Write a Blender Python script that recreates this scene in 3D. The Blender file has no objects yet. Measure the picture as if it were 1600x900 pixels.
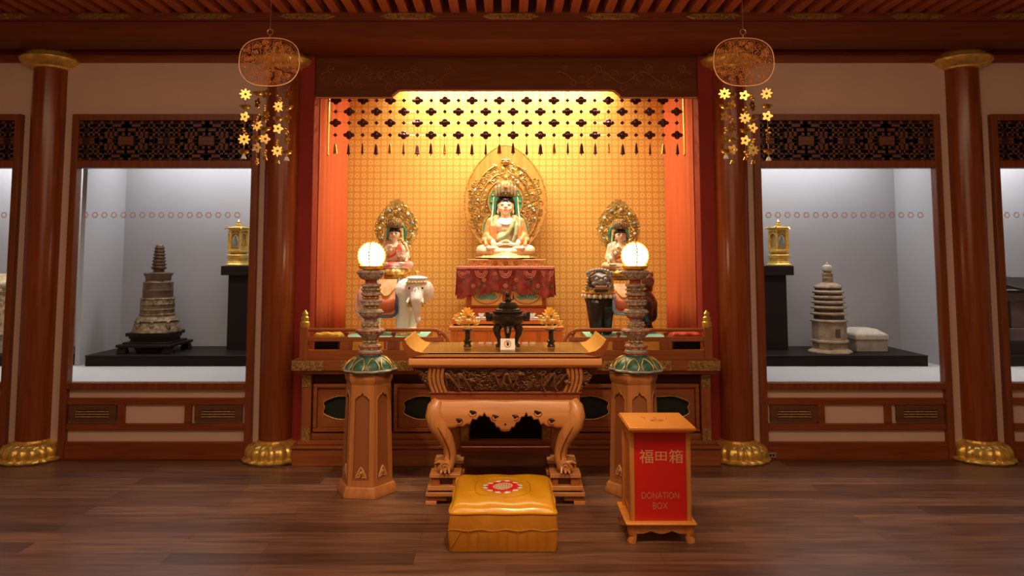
import bpy, bmesh, math, random
from math import sin, cos, pi, radians, sqrt, tan, atan2
from mathutils import Vector, Matrix
SC = bpy.context.scene
COL = SC.collection
rnd = random.Random(7)

# ------------------------------------------------------------------ camera
F_PX, TILT, CX, CY, CAM_H = 1155.0, radians(4.55), 791.0, 313.0, 1.5
cam_d = bpy.data.cameras.new('camera'); cam = bpy.data.objects.new('camera', cam_d); COL.objects.link(cam)
cam.location = (0, 0, CAM_H); cam.rotation_euler = (radians(90) + TILT, 0, 0)
cam_d.sensor_width = 36; cam_d.lens = 36 * F_PX / 1600
cam_d.shift_x = (800 - CX) / 1600; cam_d.shift_y = -(450 - CY) / 1600
cam_d.clip_start = 0.05
SC.camera = cam
_s, _c = sin(TILT), cos(TILT)
def WZ(py, Y):                      # height of a photo row at depth Y
    v = (CY - py) / F_PX
    return CAM_H + Y * (v * _c + _s) / (_c - v * _s)
def WX(px, Y, Z=1.0):               # sideways place of a photo column at depth Y
    return (px - CX) / F_PX * (Y * _c + (Z - CAM_H) * _s)
def W(px, py, Y):
    z = WZ(py, Y); return Vector((WX(px, Y, z), Y, z))

# ------------------------------------------------------------------ world, exposure, lights
SC.view_settings.view_transform = 'Standard'; SC.view_settings.look = 'None'
SC.view_settings.exposure = 0.0; SC.view_settings.gamma = 1.0; SC.view_settings.use_curve_mapping = False
wd = bpy.data.worlds.new('world'); SC.world = wd; wd.use_nodes = True
wd.node_tree.nodes['Background'].inputs[0].default_value = (1, .75, .5, 1); wd.node_tree.nodes['Background'].inputs[1].default_value = 0.03

def light(kind, name, loc, target, energy, color, size=None, size_y=None, spot=None, blend=.6, spread=None):
    d = bpy.data.lights.new(name, kind); o = bpy.data.objects.new(name, d); COL.objects.link(o)
    o.location = loc; d.energy = energy; d.color = color
    if target is not None:
        o.rotation_euler = (Vector(target) - Vector(loc)).to_track_quat('-Z', 'Y').to_euler()
    if kind == 'AREA':
        d.shape = 'RECTANGLE'; d.size = size; d.size_y = size_y or size
        if spread: d.spread = radians(spread)
    elif kind == 'SPOT':
        d.spot_size = radians(spot); d.spot_blend = blend; d.shadow_soft_size = size or .05
    else:
        d.shadow_soft_size = size or .05
    return o
WARM = (1, .69, .42); GOLDW = (1, .72, .40); NEUT = (1, .80, .62)
light('AREA', 'room_downlights', (0, 2.2, 3.2), (0, 3.1, 0), 106, (1, .66, .42), 8.0, 1.4)
light('AREA', 'fill_behind_camera', (0, -1.6, 2.6), (0, 5.3, 2.7), 30, (1, .62, .38), 3.6, 1.6)  # added fill from behind the camera, lifts walls, ceiling and floor
light('SPOT', 'spot_altar_table', (0.2, 2.6, 3.2), (0, 4.6, .6), 210, (1, .70, .40), .08, spot=42, blend=.8)
light('SPOT', 'spot_donation', (1.3, 2.7, 3.2), (0.85, 4.3, .5), 62, (1, .68, .38), .06, spot=30, blend=.8)
light('SPOT', 'spot_pedestal', (-1.3, 2.9, 3.2), (-0.9, 4.9, .6), 85, (1, .68, .38), .06, spot=34, blend=.8)
light('AREA', 'niche_back_strip', (0, 6.84, 3.17), (0, 6.90, 2.2), 44, (1, .82, .50), 1.9, .05)
light('AREA', 'niche_front_strip', (0, 6.02, 3.12), (0, 6.6, 1.2), 44, (1, .81, .52), 1.7, .08, spread=140)
light('SPOT', 'niche_spot_statue', (0, 5.95, 2.98), (0, 6.55, 1.75), 72, (1, .93, .80), .03, spot=28)
light('SPOT', 'niche_spot_elephant', (-0.75, 5.87, 2.95), (-0.84, 5.95, 1.2), 105, (1, .94, .86), .03, spot=24)
light('SPOT', 'niche_spot_lion', (0.75, 5.87, 2.95), (0.92, 5.98, 1.25), 60, (1, .94, .86), .03, spot=24)
for i, cxx in enumerate((-4.6, -2.72, 2.72, 4.6)):
    light('AREA', 'case_light', (cxx, 6.92, 2.73), (cxx, 6.98, 0.9), 26, (.95, .96, 1), 1.7 if i in (1, 2) else 1.3, .2)
    light('AREA', 'case_front_light', (cxx, 5.95, 2.73), (cxx, 6.35, 0.6), 6, (1, .93, .84), 1.5 if i in (1, 2) else 1.2, .08, spread=80)

# ------------------------------------------------------------------ materials
MATS = {}
def nt(name):
    m = bpy.data.materials.new(name); m.use_nodes = True
    n = m.node_tree.nodes; b = n['Principled BSDF']
    return m, n, m.node_tree.links, b
def rgba(c): return (c[0], c[1], c[2], 1)
def pbr(name, col, rough=.5, metal=0, emis=0, noise=0, nscale=30, bump=0, bscale=60, col2=None, coat=0, sheen=0):
    if name in MATS: return MATS[name]
    m, n, l, b = nt(name)
    b.inputs['Base Color'].default_value = rgba(col); b.inputs['Roughness'].default_value = rough; b.inputs['Metallic'].default_value = metal
    if coat: b.inputs['Coat Weight'].default_value = coat; b.inputs['Coat Roughness'].default_value = .15
    if sheen: b.inputs['Sheen Weight'].default_value = sheen
    if emis: b.inputs['Emission Color'].default_value = rgba(col); b.inputs['Emission Strength'].default_value = emis
    tc = n.new('ShaderNodeTexCoord')
    if noise or col2:
        t = n.new('ShaderNodeTexNoise'); t.inputs['Scale'].default_value = nscale; t.inputs['Detail'].default_value = 4
        l.new(tc.outputs['Object'], t.inputs['Vector'])
        r = n.new('ShaderNodeValToRGB'); r.color_ramp.elements[0].position = .35; r.color_ramp.elements[1].position = .65
        c2 = col2 or tuple(x * (1 - noise) for x in col)
        r.color_ramp.elements[0].color = rgba(c2); r.color_ramp.elements[1].color = rgba(col)
        l.new(t.outputs['Fac'], r.inputs['Fac']); l.new(r.outputs['Color'], b.inputs['Base Color'])
    if bump:
        t = n.new('ShaderNodeTexNoise'); t.inputs['Scale'].default_value = bscale; t.inputs['Detail'].default_value = 3
        l.new(tc.outputs['Object'], t.inputs['Vector'])
        u = n.new('ShaderNodeBump'); u.inputs['Strength'].default_value = bump; u.inputs['Distance'].default_value = .01
        l.new(t.outputs['Fac'], u.inputs['Height']); l.new(u.outputs['Normal'], b.inputs['Normal'])
    MATS[name] = m; return m
def wood(name, c1, c2, axis='x', rough=.4, scale=1.0, coat=.08, spec=.35):
    if name in MATS: return MATS[name]
    m, n, l, b = nt(name)
    tc = n.new('ShaderNodeTexCoord'); mp = n.new('ShaderNodeMapping')
    sc = {'x': (1.2, 18, 18), 'y': (18, 1.2, 18), 'z': (18, 18, 1.2)}[axis]
    mp.inputs['Scale'].default_value = tuple(x * scale for x in sc)
    t = n.new('ShaderNodeTexNoise'); t.inputs['Scale'].default_value = 2.2; t.inputs['Detail'].default_value = 6; t.inputs['Distortion'].default_value = .6
    r = n.new('ShaderNodeValToRGB'); r.color_ramp.elements[0].position = .3; r.color_ramp.elements[1].position = .72
    r.color_ramp.elements[0].color = rgba(c2); r.color_ramp.elements[1].color = rgba(c1)
    l.new(tc.outputs['Object'], mp.inputs['Vector']); l.new(mp.outputs['Vector'], t.inputs['Vector'])
    l.new(t.outputs['Fac'], r.inputs['Fac']); l.new(r.outputs['Color'], b.inputs['Base Color'])
    b.inputs['Roughness'].default_value = rough; b.inputs['Specular IOR Level'].default_value = spec; b.inputs['Coat Weight'].default_value = coat; b.inputs['Coat Roughness'].default_value = .25
    MATS[name] = m; return m
def mathn(n, l, op, a, b=None, c=None):
    x = n.new('ShaderNodeMath'); x.operation = op
    for i, v in enumerate((a, b, c)):
        if v is None: continue
        if isinstance(v, (int, float)): x.inputs[i].default_value = v
        else: l.new(v, x.inputs[i])
    return x.outputs[0]
def tile_gold():                     # printed ring-and-lozenge lattice of the niche wall
    m, n, l, b = nt('ring_lattice_gold')
    tc = n.new('ShaderNodeTexCoord'); sp = n.new('ShaderNodeSeparateXYZ'); l.new(tc.outputs['Object'], sp.inputs[0])
    P = .0627
    fx = mathn(n, l, 'SUBTRACT', mathn(n, l, 'FRACT', mathn(n, l, 'DIVIDE', sp.outputs['X'], P)), .5)
    fz = mathn(n, l, 'SUBTRACT', mathn(n, l, 'FRACT', mathn(n, l, 'DIVIDE', sp.outputs['Z'], P)), .5)
    d = mathn(n, l, 'SQRT', mathn(n, l, 'ADD', mathn(n, l, 'MULTIPLY', fx, fx), mathn(n, l, 'MULTIPLY', fz, fz)))
    ring = mathn(n, l, 'LESS_THAN', mathn(n, l, 'ABSOLUTE', mathn(n, l, 'SUBTRACT', d, .27)), .085)
    ax = mathn(n, l, 'ABSOLUTE', fx); az = mathn(n, l, 'ABSOLUTE', fz)
    line = mathn(n, l, 'GREATER_THAN', mathn(n, l, 'MAXIMUM', ax, az), .455)
    dia = mathn(n, l, 'GREATER_THAN', mathn(n, l, 'ADD', ax, az), .84)
    m1 = n.new('ShaderNodeMix'); m1.data_type = 'RGBA'; m1.inputs[6].default_value = (.60, .345, .075, 1); m1.inputs[7].default_value = (.74, .47, .15, 1); l.new(ring, m1.inputs[0])
    m2 = n.new('ShaderNodeMix'); m2.data_type = 'RGBA'; m2.inputs[7].default_value = (.55, .25, .045, 1); l.new(m1.outputs[2], m2.inputs[6]); l.new(mathn(n, l, 'MAXIMUM', line, dia), m2.inputs[0])
    l.new(m2.outputs[2], b.inputs['Base Color']); b.inputs['Roughness'].default_value = .5; b.inputs['Metallic'].default_value = .1
    MATS['tile'] = m; return m
def floor_mat():
    m, n, l, b = nt('walnut_planks')
    tc = n.new('ShaderNodeTexCoord'); br = n.new('ShaderNodeTexBrick'); l.new(tc.outputs['Object'], br.inputs['Vector'])
    br.inputs['Scale'].default_value = 1; br.inputs['Brick Width'].default_value = 1.25; br.inputs['Row Height'].default_value = .145
    br.inputs['Mortar Size'].default_value = .0012; br.inputs['Mortar Smooth'].default_value = .3; br.offset = .37; br.offset_frequency = 2
    br.inputs['Color1'].default_value = (.235, .122, .075, 1); br.inputs['Color2'].default_value = (.095, .043, .027, 1); br.inputs['Mortar'].default_value = (.04, .016, .01, 1)
    mp = n.new('ShaderNodeMapping'); mp.inputs['Scale'].default_value = (1.1, 13, 1); l.new(tc.outputs['Object'], mp.inputs['Vector'])
    t = n.new('ShaderNodeTexNoise'); t.inputs['Scale'].default_value = 2.3; t.inputs['Detail'].default_value = 7; t.inputs['Distortion'].default_value = .5; l.new(mp.outputs['Vector'], t.inputs['Vector'])
    r = n.new('ShaderNodeValToRGB'); r.color_ramp.elements[0].position = .3; r.color_ramp.elements[0].color = (.55, .5, .5, 1); r.color_ramp.elements[1].position = .7; r.color_ramp.elements[1].color = (1.45, 1.4, 1.3, 1)
    l.new(t.outputs['Fac'], r.inputs['Fac'])
    mx = n.new('ShaderNodeMix'); mx.data_type = 'RGBA'; mx.blend_type = 'MULTIPLY'; mx.inputs[0].default_value = 1
    l.new(br.outputs['Color'], mx.inputs[6]); l.new(r.outputs['Color'], mx.inputs[7]); l.new(mx.outputs[2], b.inputs['Base Color'])
    b.inputs['Roughness'].default_value = .36
    u = n.new('ShaderNodeBump'); u.inputs['Strength'].default_value = .15; u.inputs['Distance'].default_value = .002; l.new(t.outputs['Fac'], u.inputs['Height']); l.new(u.outputs['Normal'], b.inputs['Normal'])
    return m
def glass_mat(name='case_glass', refl=.5):
    m, n, l, b = nt(name); n.remove(b)
    out = [x for x in n if x.type == 'OUTPUT_MATERIAL'][0]
    tr = n.new('ShaderNodeBsdfTransparent'); gl = n.new('ShaderNodeBsdfGlossy'); gl.inputs['Roughness'].default_value = .02
    fr = n.new('ShaderNodeFresnel'); fr.inputs['IOR'].default_value = 1.45; mx = n.new('ShaderNodeMixShader')
    l.new(mathn(n, l, 'MULTIPLY', fr.outputs[0], refl), mx.inputs[0]); l.new(tr.outputs[0], mx.inputs[1]); l.new(gl.outputs[0], mx.inputs[2]); l.new(mx.outputs[0], out.inputs[0])
    return m
def lamp_mat(name, col, s):
    m, n, l, b = nt(name); b.inputs['Base Color'].default_value = rgba(col); b.inputs['Emission Color'].default_value = rgba(col); b.inputs['Emission Strength'].default_value = s
    return m

CREAM = pbr('cream_plaster', (.74, .55, .42), .75, noise=.06, nscale=3)
CASEW = pbr('case_white', (.36, .35, .352), .7, noise=.05, nscale=2)
BROWN = wood('brown_timber_x', (.30, .075, .016), (.19, .042, .009), 'x', .42)
BROWNZ = wood('brown_timber_z', (.27, .075, .02), (.17, .042, .012), 'z', .38)
COLW = wood('column_timber', (.30, .075, .014), (.20, .042, .008), 'z', .22, coat=.35)
CASEF = pbr('case_floor_white', (.34, .335, .33), .6)
DARKT = wood('dark_timber', (.20, .075, .032), (.12, .042, .018), 'x', .45)
BEAM = wood('beam_timber', (.22, .050, .010), (.15, .032, .007), 'x', .6, spec=.2)
SLAT = wood('slat_timber', (.58, .16, .045), (.38, .095, .028), 'y', .55)
HONEY = wood('honey_timber', (.62, .27, .085), (.46, .18, .055), 'x', .38, coat=.3)
HONEYZ = wood('honey_timber_z', (.60, .26, .08), (.44, .17, .05), 'z', .38, coat=.3)
HONEYP = wood('pedestal_timber', (.50, .20, .06), (.36, .13, .038), 'z', .42)
ALTW = wood('altar_timber', (.40, .125, .036), (.27, .078, .022), 'x', .4)
ALTZ = wood('altar_timber_z', (.38, .115, .033), (.26, .075, .022), 'z', .4)
CARVE = pbr('carved_dark_wood', (.20, .08, .03), .45, noise=.5, nscale=40)
MUST = wood('mustard_top', (.80, .45, .09), (.66, .34, .06), 'x', .3, coat=.4)
JAMB = pbr('dark_red_jamb', (.30, .018, .008), .75, noise=.15, nscale=4)
ORANGE = pbr('orange_curtain', (.52, .095, .022), .85, noise=.08, nscale=2)
GOLD = pbr('gold_leaf', (1.0, .68, .16), .3, .65, noise=.25, nscale=25, bump=.25, bscale=60)
GOLDS = pbr('gold_polished', (1.0, .70, .20), .22, 1)
GOLDP = pbr('gold_paint', (.85, .55, .14), .4, .5, noise=.45, nscale=70)
OLDG = pbr('old_gold_filigree', (.62, .36, .12), .4, .8, noise=.5, nscale=60)
COPPER = pbr('dark_gilt_wire', (.90, .50, .20), .3, .7)
BRONZE = pbr('dark_bronze', (.055, .035, .022), .35, .6, noise=.4, nscale=30, bump=.4, bscale=50)
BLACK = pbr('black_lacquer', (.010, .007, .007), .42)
BLACKM = pbr('black_plinth', (.016, .012, .012), .5)
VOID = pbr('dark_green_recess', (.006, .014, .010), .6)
TEAL = pbr('teal_glaze', (.05, .17, .13), .35, noise=.5, nscale=30)
STONE = pbr('weathered_clay', (.36, .26, .16), .8, noise=.45, nscale=14, bump=.7, bscale=35)
STONEL = pbr('pale_limestone', (.46, .40, .31), .8, noise=.25, nscale=18, bump=.4, bscale=35)
STUPAM = pbr('encrusted_gilt_bronze', (.26, .18, .085), .6, .35, noise=.65, nscale=24, bump=.9, bscale=45)
for m_ in (BLACK, BLACKM): m_.node_tree.nodes['Principled BSDF'].inputs['Specular IOR Level'].default_value = .12
SKIN = pbr('ivory_paint', (.86, .66, .46), .4)
WHITE = pbr('white_porcelain', (.88, .87, .84), .3, noise=.05, nscale=6)
HAIR = pbr('black_hair', (.012, .012, .018), .4)
REDC = pbr('red_paint', (.62, .06, .02), .5)
REDW = wood('red_lacquer_wood', (.52, .10, .02), (.40, .07, .015), 'x', .35)
ORW = wood('orange_lacquer_wood', (.80, .27, .05), (.66, .20, .035), 'x', .35)
ORR = pbr('orange_robe', (.80, .18, .06), .5, noise=.3, nscale=40, col2=(.80, .30, .10))
SASH = pbr('green_sash', (.36, .40, .20), .5, noise=.3, nscale=60)
BLUE = pbr('blue_trim', (.05, .12, .28), .5)
LBLUE = pbr('light_blue_trim', (.28, .42, .66), .5)
MINT = pbr('mint_cloth', (.28, .60, .48), .6)
YELC = pbr('yellow_cloth', (.86, .52, .07), .6)
MATS['tile'] = tile_gold()

# ------------------------------------------------------------------ mesh helpers
ORG = {}
class MB:
    def __init__(s): s.bm = bmesh.new(); s.mi = 0
    def m(s, i): s.mi = i; return s
    def _f(s, faces):
        for f in faces: f.material_index = s.mi
    def verts(s, vs, fs):
        V = [s.bm.verts.new(v) for v in vs]; out = []
        for f in fs:
            try: out.append(s.bm.faces.new([V[i] for i in f]))
            except ValueError: pass
        s._f(out); return s
    def box(s, x0, x1, y0, y1, z0, z1):
        vs = [(x, y, z) for x in (x0, x1) for y in (y0, y1) for z in (z0, z1)]
        return s.verts(vs, [(0, 1, 3, 2), (4, 6, 7, 5), (0, 4, 5, 1), (2, 3, 7, 6), (0, 2, 6, 4), (1, 5, 7, 3)])
    def hexa(s, b, t):               # eight corners: bottom loop, top loop
        return s.verts(list(b) + list(t), [(3, 2, 1, 0), (4, 5, 6, 7)] + [(i, (i + 1) % 4, 4 + (i + 1) % 4, 4 + i) for i in range(4)])
    def frustum(s, cx, cy, z0, z1, a0, b0, a1, b1):
        q = ((-1, -1), (1, -1), (1, 1), (-1, 1))
        return s.hexa([(cx + a0 * i, cy + b0 * j, z0) for i, j in q], [(cx + a1 * i, cy + b1 * j, z1) for i, j in q])
    def prism(s, pts, f0, f1):       # two loops from the same 2-D outline
        n = len(pts); vs = [f0(*p) for p in pts] + [f1(*p) for p in pts]
        fs = [tuple(range(n - 1, -1, -1)), tuple(range(n, 2 * n))] + [(i, (i + 1) % n, n + (i + 1) % n, n + i) for i in range(n)]
        return s.verts(vs, fs)
    def prism_y(s, pts, y0, y1): return s.prism(pts, lambda x, z: (x, y0, z), lambda x, z: (x, y1, z))
    def prism_x(s, pts, x0, x1): return s.prism(pts, lambda y, z: (x0, y, z), lambda y, z: (x1, y, z))
    def prism_z(s, pts, z0, z1): return s.prism(pts, lambda x, y: (x, y, z0), lambda x, y: (x, y, z1))
    def lathe(s, prof, c=(0, 0, 0), seg=24, mod=None, rot=0, sx=1, sy=1, mats=None):
        vs, fs, k = [], [], len(prof)
        for j, (r, z) in enumerate(prof):
            for i in range(seg):
                a = rot + 2 * pi * i / seg; rr = r * (mod(a, j / (k - 1)) if mod else 1)
                vs.append((c[0] + rr * cos(a) * sx, c[1] + rr * sin(a) * sy, c[2] + z))
        V = [s.bm.verts.new(v) for v in vs]
        for j in range(k - 1):
            for i in range(seg):
                a, b = j * seg + i, j * seg + (i + 1) % seg
                f = s.bm.faces.new((V[a], V[b], V[b + seg], V[a + seg])); f.material_index = mats[j] if mats else s.mi
        f = s.bm.faces.new([V[i] for i in range(seg - 1, -1, -1)]); f.material_index = mats[0] if mats else s.mi
        f = s.bm.faces.new([V[(k - 1) * seg + i] for i in range(seg)]); f.material_index = mats[-1] if mats else s.mi
        return s
    def cyl(s, a, b, r0, r1=None, seg=12): return s.tube([a, b], [r0, r0 if r1 is None else r1], seg)
    def tube(s, pts, rad, seg=6, sq=(1, 1), close=False):
        P = [Vector(p) for p in pts]; n = len(P)
        if n < 2: return s
        R = rad if isinstance(rad, (list, tuple)) else [rad] * n
        up = None; rings = []
        for i in range(n):
            if close: t = P[(i + 1) % n] - P[i - 1]
            else: t = P[min(i + 1, n - 1)] - P[max(i - 1, 0)]
            if t.length < 1e-9: t = Vector((0, 0, 1))
            t.normalize()
            if up is None:
                up = Vector((0, 1, 0)) if abs(t.y) < .9 else Vector((1, 0, 0))
            x = up.cross(t)
            if x.length < 1e-6: x = Vector((1, 0, 0)).cross(t)
            x.normalize(); y = t.cross(x).normalized(); up = y
            rings.append([s.bm.verts.new(P[i] + x * cos(2 * pi * k / seg) * R[i] * sq[0] + y * sin(2 * pi * k / seg) * R[i] * sq[1]) for k in range(seg)])
        out = []
        for i in range(n if close else n - 1):
            A, B = rings[i], rings[(i + 1) % n]
            for k in range(seg): out.append(s.bm.faces.new((A[k], A[(k + 1) % seg], B[(k + 1) % seg], B[k])))
        if not close:
            out.append(s.bm.faces.new(rings[0][::-1])); out.append(s.bm.faces.new(rings[-1]))
        s._f(out); return s
    def ball(s, c, r, seg=12, rings=8, rot=None):
        r = (r, r, r) if isinstance(r, (int, float)) else r
        M = rot or Matrix.Identity(3); c = Vector(c); V = []
        top = s.bm.verts.new(c + M @ Vector((0, 0, r[2]))); bot = s.bm.verts.new(c + M @ Vector((0, 0, -r[2])))
        for j in range(1, rings):
            ph = pi * j / rings
            V.append([s.bm.verts.new(c + M @ Vector((r[0] * sin(ph) * cos(2 * pi * i / seg), r[1] * sin(ph) * sin(2 * pi * i / seg), r[2] * cos(ph)))) for i in range(seg)])
        out = []
        for i in range(seg):
            out.append(s.bm.faces.new((top, V[0][i], V[0][(i + 1) % seg]))); out.append(s.bm.faces.new((bot, V[-1][(i + 1) % seg], V[-1][i])))
            for j in range(len(V) - 1): out.append(s.bm.faces.new((V[j][i], V[j + 1][i], V[j + 1][(i + 1) % seg], V[j][(i + 1) % seg])))
        s._f(out); return s
    def grid(s, nu, nv, fn, closeu=False):
        V = [[s.bm.verts.new(fn(i / (nu if closeu else nu - 1), j / (nv - 1))) for i in range(nu)] for j in range(nv)]
        out = []
        for j in range(nv - 1):
            for i in range(nu if closeu else nu - 1):
                out.append(s.bm.faces.new((V[j][i], V[j][(i + 1) % nu], V[j + 1][(i + 1) % nu], V[j + 1][i])))
        s._f(out); return s
    def build(s, name, mat, parent=None, bev=0, smooth=35, solid=0, remesh=0, sub=0, label=None, cat=None, group=None, kind=None, at=None):
        bm = s.bm
        bmesh.ops.recalc_face_normals(bm, faces=bm.faces[:])
        if parent is not None: o0 = ORG[parent.name]
        elif at is not None: o0 = Vector(at)
        else:
            xs = [v.co for v in bm.verts]
            o0 = Vector(((min(v.x for v in xs) + max(v.x for v in xs)) / 2, (min(v.y for v in xs) + max(v.y for v in xs)) / 2, min(v.z for v in xs)))
        for v in bm.verts: v.co -= o0
        if smooth:
            for f in bm.faces: f.smooth = True
            lim = radians(smooth)
            for e in bm.edges:
                if len(e.link_faces) == 2 and e.calc_face_angle(0) > lim: e.smooth = False
        me = bpy.data.meshes.new(name); bm.to_mesh(me); bm.free()
        for mt in (mat if isinstance(mat, (list, tuple)) else [mat]): me.materials.append(mt)
        o = bpy.data.objects.new(name, me); COL.objects.link(o)
        if parent is not None: o.parent = parent
        else: o.location = o0
        ORG[o.name] = o0
        if solid:
            k = o.modifiers.new('solid', 'SOLIDIFY'); k.thickness = solid; k.offset = 0
        if bev:
            k = o.modifiers.new('bevel', 'BEVEL'); k.width = bev; k.segments = 2; k.limit_method = 'ANGLE'; k.angle_limit = radians(40)
        if remesh:
            k = o.modifiers.new('remesh', 'REMESH'); k.mode = 'VOXEL'; k.voxel_size = remesh; k.use_smooth_shade = True
            k = o.modifiers.new('smooth', 'SMOOTH'); k.iterations = 3; k.factor = .5
        if sub:
            k = o.modifiers.new('sub', 'SUBSURF'); k.levels = sub; k.render_levels = sub
        return tag(o, label, cat, group, kind)
def tag(o, label=None, cat=None, group=None, kind=None):
    if label: o['label'] = label
    if cat: o['category'] = cat
    if group: o['group'] = group
    if kind: o['kind'] = kind
    return o
def thing(name, label, cat, loc, group=None, kind=None):
    o = bpy.data.objects.new(name, None); COL.objects.link(o); o.location = loc; o.empty_display_size = .05
    ORG[o.name] = Vector(loc); return tag(o, label, cat, group, kind)
def setting(o): o['kind'] = 'structure'; return o
def copy_tree(o, parent=None, loc=None, rotz=None, label=None, group=None):
    c = o.copy(); COL.objects.link(c); ORG[c.name] = ORG.get(o.name, Vector())
    if parent is not None: c.parent = parent
    if loc is not None: c.location = loc
    if rotz is not None: c.rotation_euler = (0, 0, rotz)
    if label: c['label'] = label
    if group: c['group'] = group
    for ch in list(o.children): copy_tree(ch, c)
    return c
def spiral(cu, cv, r, turns=1.6, a0=0, d=1, n=18):
    return [(cu + r * (1 - .85 * t / (n - 1)) * cos(a0 + d * 2 * pi * turns * t / (n - 1)), cv + r * (1 - .85 * t / (n - 1)) * sin(a0 + d * 2 * pi * turns * t / (n - 1))) for t in range(n)]
def scrolls(mb, boxes, f, r, n, wire, rs, seg=4, inside=None):
    """n little spirals scattered over a surface f(u, v)"""
    u0, u1, v0, v1 = boxes; k = 0; tries = 0
    while k < n and tries < n * 20:
        tries += 1
        u, v = rs.uniform(u0, u1), rs.uniform(v0, v1); rr = r * rs.uniform(.6, 1.2)
        if inside and not inside(u, v): continue
        mb.tube([f(a, b) for a, b in spiral(u, v, rr, rs.uniform(1, 1.7), rs.uniform(0, 6.3), rs.choice((-1, 1)), 12)], [wire * (1 - .05 * i) for i in range(12)], seg); k += 1
def flower_pts(r0, r1, n, k=4):
    return [((r0 + (r1 - r0) * (.5 + .5 * cos(n * a))) * cos(a), (r0 + (r1 - r0) * (.5 + .5 * cos(n * a))) * sin(a)) for a in [2 * pi * i / (n * k) for i in range(n * k)]]
# ================================================================== ROOM
WY = 5.72
fl = MB().box(-6, 6, -2, 8, -.05, 0); setting(fl.build('floor', floor_mat(), at=(0, 0, 0)))
# enclosing room behind and beside the camera
setting(MB().box(-6.05, -6, -2, 8, 0, 3.6).build('wall_left', CREAM))
setting(MB().box(6, 6.05, -2, 8, 0, 3.6).build('wall_right', CREAM))
setting(MB().box(-6.05, 6.05, -2.05, -2, 0, 3.6).build('wall_back', CREAM))
SOF = 3.10
# ceiling: dark deck with slats running to the altar wall
setting(MB().box(-6, 6, -2, 5.3, 3.42, 3.5).build('ceiling', DARKT))
mb = MB()
for i in range(-48, 49): mb.box(i * .124 - .032, i * .124 + .032, -1.9, 5.27, 3.292, 3.40)
setting(mb.build('ceiling_slats', SLAT))
mb = MB().box(-6, 6, 5.27, 5.33, 3.235, 3.42); mb.box(-6, 6, 5.30, 5.50, SOF, 3.25); mb.box(-6, 6, 5.50, 5.57, SOF + .05, 3.25)
mb.box(-6, 6, 5.57, 8, 3.24, 3.42)
mb.box(-6, 6, 5.50, 5.545, SOF, 3.2)
o = mb.build('ceiling_beam', BEAM, bev=.004); setting(o)
# soffit lying between beam and wall, with the dark slots over the two bays
mb = MB().box(-6, 6, 5.64, WY + .06, SOF, 3.24)
for a, b in ((-6, -5.3), (-3.72, -3.40), (-1.90, 1.90), (3.40, 3.72), (5.3, 6)): mb.box(a, b, 5.545, 5.64, SOF, 3.24)
setting(mb.build('ceiling_soffit', BEAM))
setting(MB().box(-6, -1.64, 5.685, WY, 3.04, SOF).build('trim_1', BROWN, bev=.004))
setting(MB().box(1.64, 6, 5.685, WY, 3.04, SOF).build('trim_2', BROWN, bev=.004))
# openwork plaques on the beam
def plaque():
    t = thing('openwork_plaque', 'gilt openwork plaque on the beam under the ceiling slats', 'plaque', (0, 5.268, 3.244), 'gilt openwork plaques along the beam')
    mb = MB(); L, H = .205, .040
    pts = [(-L, H / 2), (-L + .04, H * .8), (-L + .06, H), (L - .06, H), (L - .04, H * .8), (L, H / 2), (L - .04, H * .2), (L - .06, 0), (-L + .06, 0), (-L + .04, H * .2)]
    mb.tube([(x, 5.262, 3.244 + z) for x, z in pts], .003, 4, close=True)
    mb.prism_y([(x, 3.244 + z) for x, z in pts], 5.268, 5.270)
    mb.build('plaque_frame', OLDG, t)
    mb = MB(); scrolls(mb, (-L + .03, L - .03, .008, H - .008), lambda u, v: (u, 5.262, 3.244 + v), .012, 46, .0026, random.Random(3))
    mb.build('scrollwork', OLDG, t); return t
p0 = plaque()
for i in range(-5, 6):
    x = (i) * .742 + .03
    if i == -5: p0.location.x = x
    else: copy_tree(p0, loc=(x, 5.268, 3.244))

# ---------------- columns
def lotus_mod(n, amp): return lambda a, t: 1 + amp * abs(cos(n * a / 2)) * (1 - .4 * t)
def column(x, label):
    t = thing('round_column', label, 'column', (x, WY, 0), 'red-brown round columns')
    mb = MB().lathe([(.123, .12), (.124, .5), (.125, 1.5), (.127, 2.6), (.125, 3.02)], (x, WY, 0), 40); mb.build('shaft', COLW, t)
    prof = [(.165, 0), (.228, .004), (.236, .016), (.222, .030), (.205, .034), (.212, .050), (.206, .085), (.185, .115), (.150, .132), (.132, .135), (.128, .15)]
    mb = MB().lathe(prof, (x, WY, 0), 96, lambda a, q: 1 + (.07 if q < .35 else .11) * (abs(cos(9 * a)) ** .7 - .5) * (1 if q < .8 else .2))
    mb.build('lotus_base', GOLD, t)
    prof = [(.126, 2.975), (.140, 2.978), (.144, 2.992), (.168, 3.000), (.200, 3.018), (.218, 3.038), (.221, 3.052), (.212, 3.066), (.18, 3.072), (.17, 3.10)]
    mb = MB().lathe(prof, (x, WY - .01, 0), 48, lambda a, q: 1 + .012 * cos(24 * a)); mb.build('capital', GOLD, t)
    return t
column(-3.575, 'round red-brown column with gilt lotus base beside the black-stand stupa case, away from the altar')
column(-1.748, 'round column with gilt lotus base flanking the altar on the elephant side')
column(1.748, 'round column with gilt lotus base flanking the altar on the lion side')
column(3.575, 'round column with gilt lotus base beyond the stone pagoda case, away from the altar')

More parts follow.
